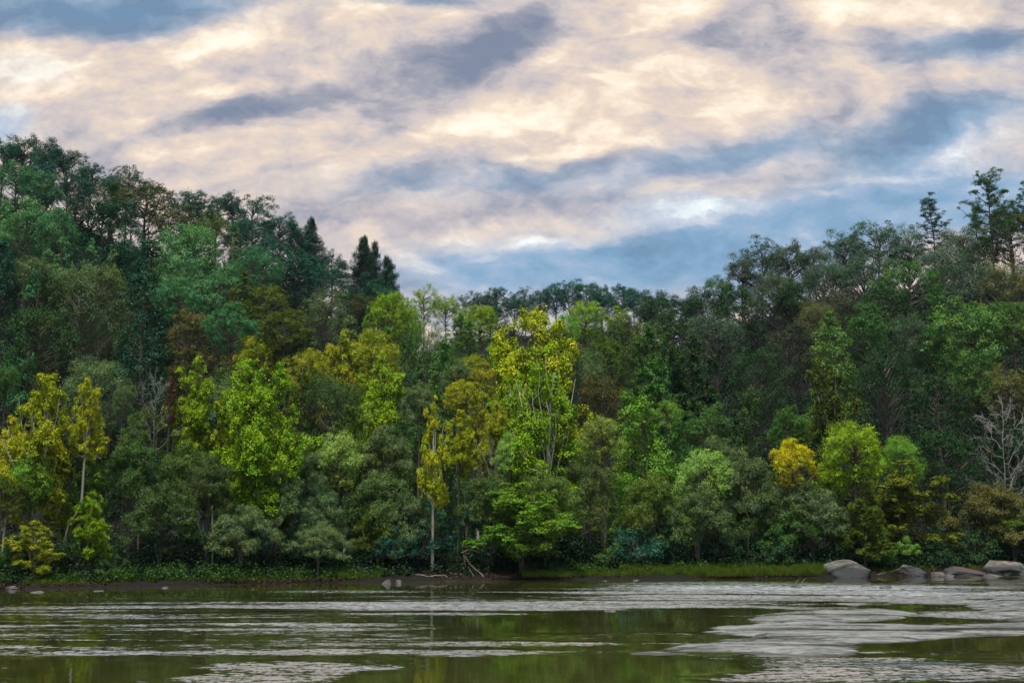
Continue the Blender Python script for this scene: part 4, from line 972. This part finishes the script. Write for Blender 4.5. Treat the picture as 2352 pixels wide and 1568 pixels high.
1105,664,55,13,open,tl|lacy bluish tree second along the distant ridge
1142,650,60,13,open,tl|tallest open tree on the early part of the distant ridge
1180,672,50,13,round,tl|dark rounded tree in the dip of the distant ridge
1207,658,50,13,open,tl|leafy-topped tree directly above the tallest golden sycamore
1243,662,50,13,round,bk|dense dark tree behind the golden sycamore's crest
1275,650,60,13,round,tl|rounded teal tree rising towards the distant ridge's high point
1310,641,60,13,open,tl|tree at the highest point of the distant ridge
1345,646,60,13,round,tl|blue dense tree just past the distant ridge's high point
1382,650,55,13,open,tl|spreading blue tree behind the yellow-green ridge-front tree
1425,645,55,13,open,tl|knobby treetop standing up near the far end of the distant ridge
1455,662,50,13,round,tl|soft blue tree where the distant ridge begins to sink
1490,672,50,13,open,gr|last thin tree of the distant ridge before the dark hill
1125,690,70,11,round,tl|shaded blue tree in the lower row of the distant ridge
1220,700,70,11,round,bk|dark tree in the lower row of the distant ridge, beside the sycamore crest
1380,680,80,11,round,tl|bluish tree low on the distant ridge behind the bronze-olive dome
'''
for line in TREES.strip().splitlines(): tree(line)


# more trees of the same wood wherever the slope would otherwise show through
GXV, GYV = np.meshgrid(np.arange(-40, 2400, 8.), np.arange(300, 1330, 8.)); COV = np.zeros(GXV.shape, bool)
skx = [r[0] for r in RIDGE]; sky_ = [r[1] for r in RIDGE]
def mark(px, top, w, hgt):
    cy = top + min(hgt, w * 1.6) * .5; q = ((GXV - px) / (w * .52)) ** 2 + ((GYV - cy) / (min(hgt, w * 1.6) * .52)) ** 2; COV[q < 1] = True
for (X, Y, W, top, hg, px, kind, lab, nick) in PLACED: mark(px, top, W * F / Y, hg)
WORD = {'dk': 'dark green', 'tl': 'blue-green', 'mg': 'mid green', 'g2': 'dull green', 'gr': 'greyish', 'ol': 'olive', 'go': 'golden-olive', 'gg': 'sage green', 'bn': 'brownish'}
nf = 0; rf = np.random.default_rng(21); used = set(LABELS)
hand = [p_ for p_ in PLACED if p_[8]]
for attempt in range(1500):
    free = np.argwhere(~COV & (GYV > np.interp(GXV, skx, sky_) + 50) & (GYV < 1180) & (GXV > -20) & (GXV < 2372))
    if len(free) < 40 or nf >= 50: break
    iy, ix = free[rf.integers(len(free))]; px, py = GXV[iy, ix] + rf.uniform(-4, 4), GYV[iy, ix] - rf.uniform(5, 30)
    if py < np.interp(px, skx, sky_) + 25: continue
    w = rf.uniform(80, 130); H = rf.uniform(12, 16) if py < 900 else rf.uniform(7, 10)
    X, Y, H2 = solve(px, py, H)
    if H2 > 20 or H2 < 3: COV[iy, ix] = True; continue
    bad = False
    for (x2, y2, w2, t2, h2, p2, *_) in PLACED:
        if y2 > Y and abs(p2 - px) < (w2 * F / y2 + w) * .35 and py < t2 + min(h2, w2 * F / y2 * 1.4) * .45 and py + 40 > t2: bad = True; break
        if abs(y2 - Y) < 3 and abs(x2 - X) < 2: bad = True; break
    if bad: COV[iy, ix] = True; continue
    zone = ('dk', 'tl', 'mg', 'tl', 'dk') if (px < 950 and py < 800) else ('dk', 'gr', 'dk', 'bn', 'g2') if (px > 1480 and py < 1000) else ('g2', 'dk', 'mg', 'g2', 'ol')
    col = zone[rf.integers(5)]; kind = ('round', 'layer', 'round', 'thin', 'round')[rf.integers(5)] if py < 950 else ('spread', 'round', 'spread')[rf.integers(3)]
    cand = sorted(hand, key=lambda q_: (q_[5] - px) ** 2 + ((q_[3] + 40 - py) * 1.1) ** 2)[:6]; lab = None
    for q_ in cand:
        dx, dyv = px - q_[5], py - q_[3] - 20
        rel = 'just above' if dyv < -abs(dx) else 'just below' if dyv > abs(dx) else 'beside'
        shape = {'round': 'rounded', 'layer': 'layered', 'thin': 'sparse', 'spread': 'low spreading'}[kind]
        lab = f"{shape} {WORD[col]} tree {rel} {q_[8]}"
        if lab not in used and len(lab.split()) <= 16: break
        lab = None
    if lab is None: COV[iy, ix] = True; continue
    used.add(lab); W = w * Y / F; put(kind, col, X, Y, W, H2, lab)
    bot = project(X, Y, float(ground(X, Y)))[1]; PLACED.append((X, Y, W, py, bot - py, px, kind, lab, '')); mark(px, py, w, bot - py); nf += 1
print('fill trees', nf)


HAZE = 0.00006
# undergrowth covering the floor of the wood (uncountable)
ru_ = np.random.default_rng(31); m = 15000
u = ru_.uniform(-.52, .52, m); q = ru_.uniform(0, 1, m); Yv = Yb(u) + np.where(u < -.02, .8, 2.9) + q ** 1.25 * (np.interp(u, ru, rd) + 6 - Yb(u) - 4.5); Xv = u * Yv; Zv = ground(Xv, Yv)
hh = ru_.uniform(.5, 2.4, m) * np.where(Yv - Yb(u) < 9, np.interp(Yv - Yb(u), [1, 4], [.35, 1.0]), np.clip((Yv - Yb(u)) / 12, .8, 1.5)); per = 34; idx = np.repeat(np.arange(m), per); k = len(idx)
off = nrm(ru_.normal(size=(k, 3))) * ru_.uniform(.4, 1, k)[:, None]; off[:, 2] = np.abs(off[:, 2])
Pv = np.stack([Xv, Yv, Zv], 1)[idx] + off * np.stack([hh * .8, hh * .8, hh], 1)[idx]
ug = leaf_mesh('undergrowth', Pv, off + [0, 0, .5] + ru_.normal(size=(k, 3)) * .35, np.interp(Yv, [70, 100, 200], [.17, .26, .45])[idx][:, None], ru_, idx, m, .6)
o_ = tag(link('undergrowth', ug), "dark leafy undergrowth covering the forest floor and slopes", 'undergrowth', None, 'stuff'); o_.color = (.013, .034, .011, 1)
# shrubs on the bank
def bank_pt(px, tt):
    u, _ = uv(px, 1300); Y = float(Yb(u)) + tt; return u * Y, Y
SH = [(905, 3.0, 100, 3.6, 'tl', "low blue-green shrub hanging over the water beside the driftwood log"), (990, 4.5, 130, 4.6, 'tl', "wide blue-green shrub behind the driftwood log"), (965, 7, 130, 6.0, 'tl', "taller teal shrub rising over the wide blue-green shrub"),
 (1075, 5, 80, 5.2, 'tl', "teal shrub with bare grey twigs above the tangle of fallen branches"), (1340, 5, 90, 5.0, 'bn', "rusty-brown bush under the muted trees of the bank"), (1470, 4, 130, 4.2, 'tl', "blue-green shrub with pale tangled stems above the grassy bank"),
 (1545, 5.5, 110, 5.2, 'dk', "dark shrub between the tangled blue-green shrub and the grassy bank's trees"), (1650, 6, 120, 4.0, 'dk', "dark low bush behind the bright grass strip"), (2085, 1.8, 58, 3.0, 'bg', "bright green sapling bush at the foot of the crooked bank tree"),
 (2040, 2.6, 50, 1.9, 'mg', "small leafy bush squeezed behind the largest boulder"), (2150, 4, 110, 2.9, 'dk', "dark leafy bush behind the peaked boulder"), (2240, 5, 140, 4.0, 'dk', "wide dark bush behind the sandy boulder"), (2225, 8, 120, 6.0, 'dk', "tall dark shrub below the tan boughs"), (2330, 5, 90, 3.6, 'dk', "dark shrub above the undercut rock ledge"),
 (590, 3.6, 70, 3.6, 'tl', "teal shrub in the dark hollow under the low arching tree"), (440, 5, 80, 3.6, 'dk', "dark bush under the thin leaning trunks"), (370, 5, 70, 3.0, 'dk', "small dark bush left behind the thin leaning trunks"), (520, 5, 60, 2.6, 'mg', "small green bush beside the thin leaning trunks"), (690, 5, 90, 4, 'dk', "dark bush below the drooping waterside tree"),
 (160, 4, 90, 3, 'dk', "dark bush beside the small waterside yellow tree's trunk"), (260, 3, 80, 2.0, 'dk', "low dark bush where the lit weeds of the bank begin"), (30, 3, 90, 2.6, 'mg', "mid green bush by the ochre mossy rock"), (1255, 4.5, 70, 3.6, 'dk', "dark bush beside the fresh green forked tree's trunk"), (1150, 6, 70, 3.4, 'dk', "dark bush behind the fresh green forked tree"), (1780, 4, 100, 3, 'dk', "dark bush at the back of the grass strip"), (1400, 4, 80, 2.4, 'mg', "low green bush beneath the rusty-brown bush")]
for (px, tt, w, h, col, lab) in SH:
    X, Y = bank_pt(px, tt); put('shrub', col, X, Y, w * Y / F, h, lab)
# grass and weeds along the bank (uncountable)
rg = np.random.default_rng(9)
GRASS = {}
def gmat(name, c0, c1):
    m, n = mat(name); at = n.new('ShaderNodeAttribute', attribute_name='leafvar'); s = n.new('ShaderNodeSeparateXYZ'); n.l.new(at.outputs['Vector'], s.inputs[0])
    col = n.mixc(s.outputs[0], (*c0, 1), (*c1, 1)); d = n.new('ShaderNodeBsdfDiffuse'); n.l.new(col, d.inputs[0]); tr = n.new('ShaderNodeBsdfTranslucent'); n.l.new(col, tr.inputs[0])
    m1 = n.new('ShaderNodeMixShader'); m1.inputs[0].default_value = .35; n.l.new(d.outputs[0], m1.inputs[1]); n.l.new(tr.outputs[0], m1.inputs[2]); finish(n, m1.outputs[0]); return m
def blades(name, segs, n, h, c0, c1, lab, leafy=False):
    px = np.concatenate([rg.uniform(a, b, int(n * f)) for a, b, f, *_ in segs]); tt = np.concatenate([rg.uniform(t0, t1, int(n * f)) for a, b, f, t0, t1, hs in segs]); hs = np.concatenate([np.full(int(n * f), s[5]) for s in segs for f in [s[2]]])
    keep = np.sin(px * .11) + np.sin(px * .047 + 2) + rg.normal(0, .8, len(px)) > (-1.2 if not leafy else -.3); px, tt, hs = px[keep], tt[keep], hs[keep]
    cx = (px - 1176) / F; u = cx * .985; Y = Yb(u) + tt; X = u * Y; z = ground(X, Y) - .03; m = len(px)
    hh = h * hs * rg.uniform(.5, 1.25, m) * (.75 + .35 * np.sin(px * .13) * np.sin(tt * 3)); a = rg.uniform(0, 6.28, m); b = np.stack([X, Y, z], 1)
    if leafy:
        P = b + np.stack([rg.normal(0, .12, m), rg.normal(0, .12, m), hh * rg.uniform(.15, 1, m)], 1); N = rg.normal(size=(m, 3)) * .6 + [0, -.2, .8]
        return tag(link(name, leaf_mesh(name, P, N, .17, rg, np.zeros(m, int), 1, .6)), lab, 'plants', None, 'stuff')
    wv = np.stack([np.cos(a), np.sin(a), np.zeros(m)], 1) * .022; ln = rg.normal(0, .2, (m, 3)) * hh[:, None]; ln[:, 2] = hh * .95
    V = np.stack([b - wv, b + wv, b + ln * .6 + wv * .7, b + ln, b + ln * .6 - wv * .7], 1).reshape(-1, 3); Fc = np.arange(5 * m).reshape(-1, 5)
    va = np.stack([rg.uniform(0, 1, m)] * 3, 1)
    return tag(link(name, mesh_from(name, V, [Fc], gmat(name, c0, c1), False, {'leafvar': va})), lab, 'grass', None, 'stuff')
blades('grass', [(1430, 1895, .62, .35, 3.4, 1.), (1200, 1440, .16, .5, 2.5, .6), (2020, 2050, .02, .4, 1.6, .35), (780, 880, .08, .6, 2.6, .8), (60, 770, .16, .5, 2.5, .6), (1895, 2352, .06, 2, 4, .5)], 90000, .62, (.065, .145, .013), (.145, .185, .026), "bright green grass fringing the far bank")
w_ = blades('weeds', [(230, 620, .5, .6, 3.6, 1.), (620, 900, .2, .8, 3.2, .8), (1200, 1700, .35, 1.2, 4.5, 1.), (0, 230, .1, 1, 3, .7), (1700, 2352, .3, 2.5, 6, .8)], 30000, .8, None, None, "leafy green weeds along the foot of the wood", True); w_.color = (.034, .085, .010, 1)
DRY, n = mat("dead_leaf"); finish(n, principled(n, (.07, .035, .02, 1), .9, .1).outputs[0])
m = 14000; px = rg.uniform(0, 2352, m); u = (px - 1176) / F * .985; Y = Yb(u) + rg.uniform(.15, 2.6, m); X = u * Y; P = np.stack([X, Y, ground(X, Y) + .03], 1)
lf = leaf_mesh('leaf_litter', P, rg.normal(size=(m, 3)) * .5 + [0, 0, 1], .14, rg, np.zeros(m, int), 1, .6); lf.materials.clear(); lf.materials.append(DRY); tag(link('leaf_litter', lf), "fallen brown leaves and debris on the muddy bank edge", 'leaf litter', None, 'stuff')

# driftwood and fallen branches
DRIFT = bark("driftwood", (.09, .065, .05), (.24, .19, .15), 3)
def limbs(name, paths, lab, cat, m_=None, group=None, sides=6):
    T = Tubes(sides)
    for pts, r0, r1 in paths:
        pts = np.array(pts, float); k = len(pts); s = np.linspace(0, k - 1, (k - 1) * 5 + 1); q = np.stack([np.interp(s, range(k), pts[:, i]) for i in range(3)], 1)
        q[1:-1] = (q[:-2] + q[1:-1] * 2 + q[2:]) / 4; q += rg.normal(0, r0 * .12, q.shape); T.add(q, np.linspace(r0, r1, len(q)))
    return tag(link(name, T.mesh(name, m_ or DRIFT)), lab, cat, group)
def bp_(px, py, tt): # a point seen at (px, py) standing tt metres in from the waterline
    d = ray(px, py); Y = float(Yb(d[0] / d[1])) + tt; k = Y / d[1]; return d[0] * k, Y, CAMH + d[2] * k
limbs('driftwood_log', [([bp_(930, 1319, 1.4), bp_(970, 1320, 1.1), bp_(1000, 1329, .7), bp_(1008, 1334, .5)], .07, .05), ([bp_(985, 1324, .9), bp_(1000, 1321, .7), bp_(1024, 1321, .6), bp_(1036, 1335, .4)], .06, .03), ([bp_(1008, 1334, .5), bp_(1040, 1327, .5), bp_(1075, 1330, .4), bp_(1104, 1334, .3)], .09, .03)],
      "pale reddish driftwood log lying along the muddy waterline", 'driftwood')
limbs('fallen_branch', [([bp_(1064, 1272, 1.5), bp_(1082, 1298, 1.1), bp_(1106, 1318, .6), bp_(1116, 1334, .2)], .022, .025), ([bp_(1075, 1300, 1.2), bp_(1092, 1328, .3)], .012, .016), ([bp_(1060, 1269, 1.4), bp_(1076, 1261, 1.6), bp_(1100, 1268, 1.6), bp_(1118, 1262, 2)], .035, .012), ([bp_(1084, 1300, 1.2), bp_(1112, 1322, .7)], .025, .02), ([bp_(1064, 1272, 1.5), bp_(1070, 1300, 1.2)], .02, .01)],
      "tangle of thin bare fallen branches sloping down into the water", 'branch')
limbs('stranded_branch', [([bp_(1428, 1330, .5), bp_(1434, 1318, .5), bp_(1428, 1311, .5)], .045, .012), ([bp_(1432, 1322, .5), bp_(1446, 1322, .5), bp_(1456, 1328, .3)], .05, .015), ([bp_(1432, 1322, .5), bp_(1440, 1313, .5)], .025, .01)],
      "small bleached branch stranded upright on the mud below the grass", 'branch')
Xs, Ys = on_water(1824, 1348)
tw = lambda px, py: (lambda d: (d[0] * Ys / d[1], Ys, CAMH + d[2] * Ys / d[1]))(ray(px, py))
limbs('river_twig', [([tw(1824, 1349), tw(1829, 1335), tw(1836, 1330)], .022, .009), ([tw(1838, 1347), tw(1843, 1334), tw(1852, 1327)], .026, .01), ([tw(1843, 1338), tw(1857, 1337)], .012, .006)],
      "two thin pale twigs sticking up out of the rapids", 'branch')
limbs('washed_up_stick', [([bp_(2010, 1321, .2), bp_(2040, 1313, .7), bp_(2062, 1307, 1.0), bp_(2075, 1303, 1.2)], .05, .02), ([bp_(2046, 1311, .7), bp_(2056, 1316, .6)], .025, .01)], "grey stick washed up between the boulders", 'branch')
# slender bare trunks in the dark hollows
TR = [([bp_(421, 1265, 6), bp_(415, 1240, 6), bp_(421, 1190, 6.3)], .09, "thin straight trunk standing in the black hollow below the white building", 'a'), ([bp_(472, 1270, 5), bp_(462, 1228, 5.2), bp_(446, 1180, 5.6)], .09, "thin trunk leaning away from the white building", 'a'), ([bp_(488, 1290, 5), bp_(489, 1230, 5), bp_(487, 1160, 5.4)], .08, "pale upright trunk next to the leaning thin trunk", 'a'),
 ([bp_(853, 1290, 5), bp_(860, 1240, 5), bp_(862, 1200, 5)], .07, "straight trunk at the edge of the clump of thin trunks", 'b'), ([bp_(868, 1268, 4.6), bp_(876, 1235, 4.6), bp_(884, 1205, 4.8)], .09, "curved trunk in the clump of thin trunks", 'b'), ([bp_(841, 1285, 5.2), bp_(838, 1240, 5.2), bp_(832, 1212, 5.4)], .06, "thinnest trunk of the clump of thin trunks", 'b'), ([bp_(1072, 1210, 7), bp_(1070, 1170, 7), bp_(1065, 1120, 7)], .11, "grey straight trunk between the long white trunk and the fresh green tree", 'c'),
 ([bp_(1718, 1245, 6), bp_(1721, 1200, 6), bp_(1712, 1165, 6)], .06, "slender pale trunk under the vivid yellow tree's neighbour", 'd'), ([bp_(150, 1232, 5), bp_(158, 1205, 5), bp_(180, 1172, 5)], .07, "thin curved trunk beside the hanging yellow-green tiers", 'f')]
for pts, r, lab, g_ in TR:
    q = np.array(pts); b = q[0].copy(); b[2] = float(ground(b[0], b[1])) - .1; limbs('bare_trunk', [(np.vstack([b, q]), r * 1.15, r * .6)], lab, 'tree trunk', BARKM, 'slender trunks in the dark wood')

# pale building glimpsed through the trees
WALLM, n = mat("white_siding"); tc = n.new('ShaderNodeTexCoord'); finish(n, principled(n, n.ramp(n.noise(tc.outputs['Object'], 2, 4), [(.3, (.12, .13, .15)), (.7, (.22, .23, .26))]), .6).outputs[0])
ROOFM, n = mat("metal_roof"); finish(n, principled(n, (.2, .22, .26, 1), .45).outputs[0])
GLASSM, n = mat("dark_window"); finish(n, principled(n, (.02, .025, .03, 1), .1, .5).outputs[0])
def box(name, c, s, m_, parent=None):
    c = np.array(c, float); s = np.array(s, float) / 2; V = np.array([[x, y, z] for x in (-1, 1) for y in (-1, 1) for z in (-1, 1)]) * s + c
    return link(name, mesh_from(name, V, [np.array([[0, 1, 3, 2], [4, 6, 7, 5], [0, 4, 5, 1], [2, 3, 7, 6], [0, 2, 6, 4], [1, 5, 7, 3]])], m_), parent)
X0, Y0, Z0 = bp_(404, 1215, 13); g0 = float(ground(X0, Y0)) - .1
hb = empty('cabin', (X0, Y0, g0)); tag(hb, "white-walled building barely glimpsed through the dark hollow of the bank trees", 'building')
top = bp_(404, 1184, 13)[2] - g0
box('wall', (0, 2, (top - .25) / 2), (3.2, 4, top - .25), WALLM, hb); rf_ = link('roof', mesh_from('roof', np.array([[-1.8, -.25, top - .25], [1.8, -.25, top - .25], [1.8, 2, top + .45], [-1.8, 2, top + .45], [1.8, 4.3, top - .25], [-1.8, 4.3, top - .25], [-1.8, -.25, top - .37], [1.8, -.25, top - .37], [1.8, 2, top + .33], [-1.8, 2, top + .33], [1.8, 4.3, top - .37], [-1.8, 4.3, top - .37]]), [np.array([[0, 1, 2, 3], [3, 2, 4, 5], [6, 9, 8, 7], [9, 11, 10, 8], [0, 6, 7, 1], [5, 4, 10, 11]])], ROOFM), hb)
for x in (-.9, .75):
    w = box('window', (x, -.03, top - 1.2), (.6, .08, .8), GLASSM, hb); box('frame', (x, -.045, top - .77), (.72, .07, .07), WALLM, w); box('sill', (x, -.06, top - 1.64), (.76, .12, .06), WALLM, w)

# evening air between the camera and the far slopes
HM = bpy.data.materials.new('haze'); HM.use_nodes = True; n = NT(HM.node_tree); n.n.clear()
pv = n.new('ShaderNodeVolumePrincipled'); pv.inputs['Color'].default_value = (.55, .78, 1, 1); pv.inputs['Density'].default_value = HAZE; pv.inputs['Anisotropy'].default_value = .2
o = n.new('ShaderNodeOutputMaterial'); n.l.new(pv.outputs[0], o.inputs[1])
if HAZE > 0:
    hz = box('haze', (0, 1150, 55), (3700, 2900, 200), HM); hz['kind'] = 'stuff'

for l_, ns in LABELS.items():
    if len(ns) > 1: print('DUPLICATE LABEL', l_, ns)
print('things', len(LABELS), 'trees', len(PLACED))
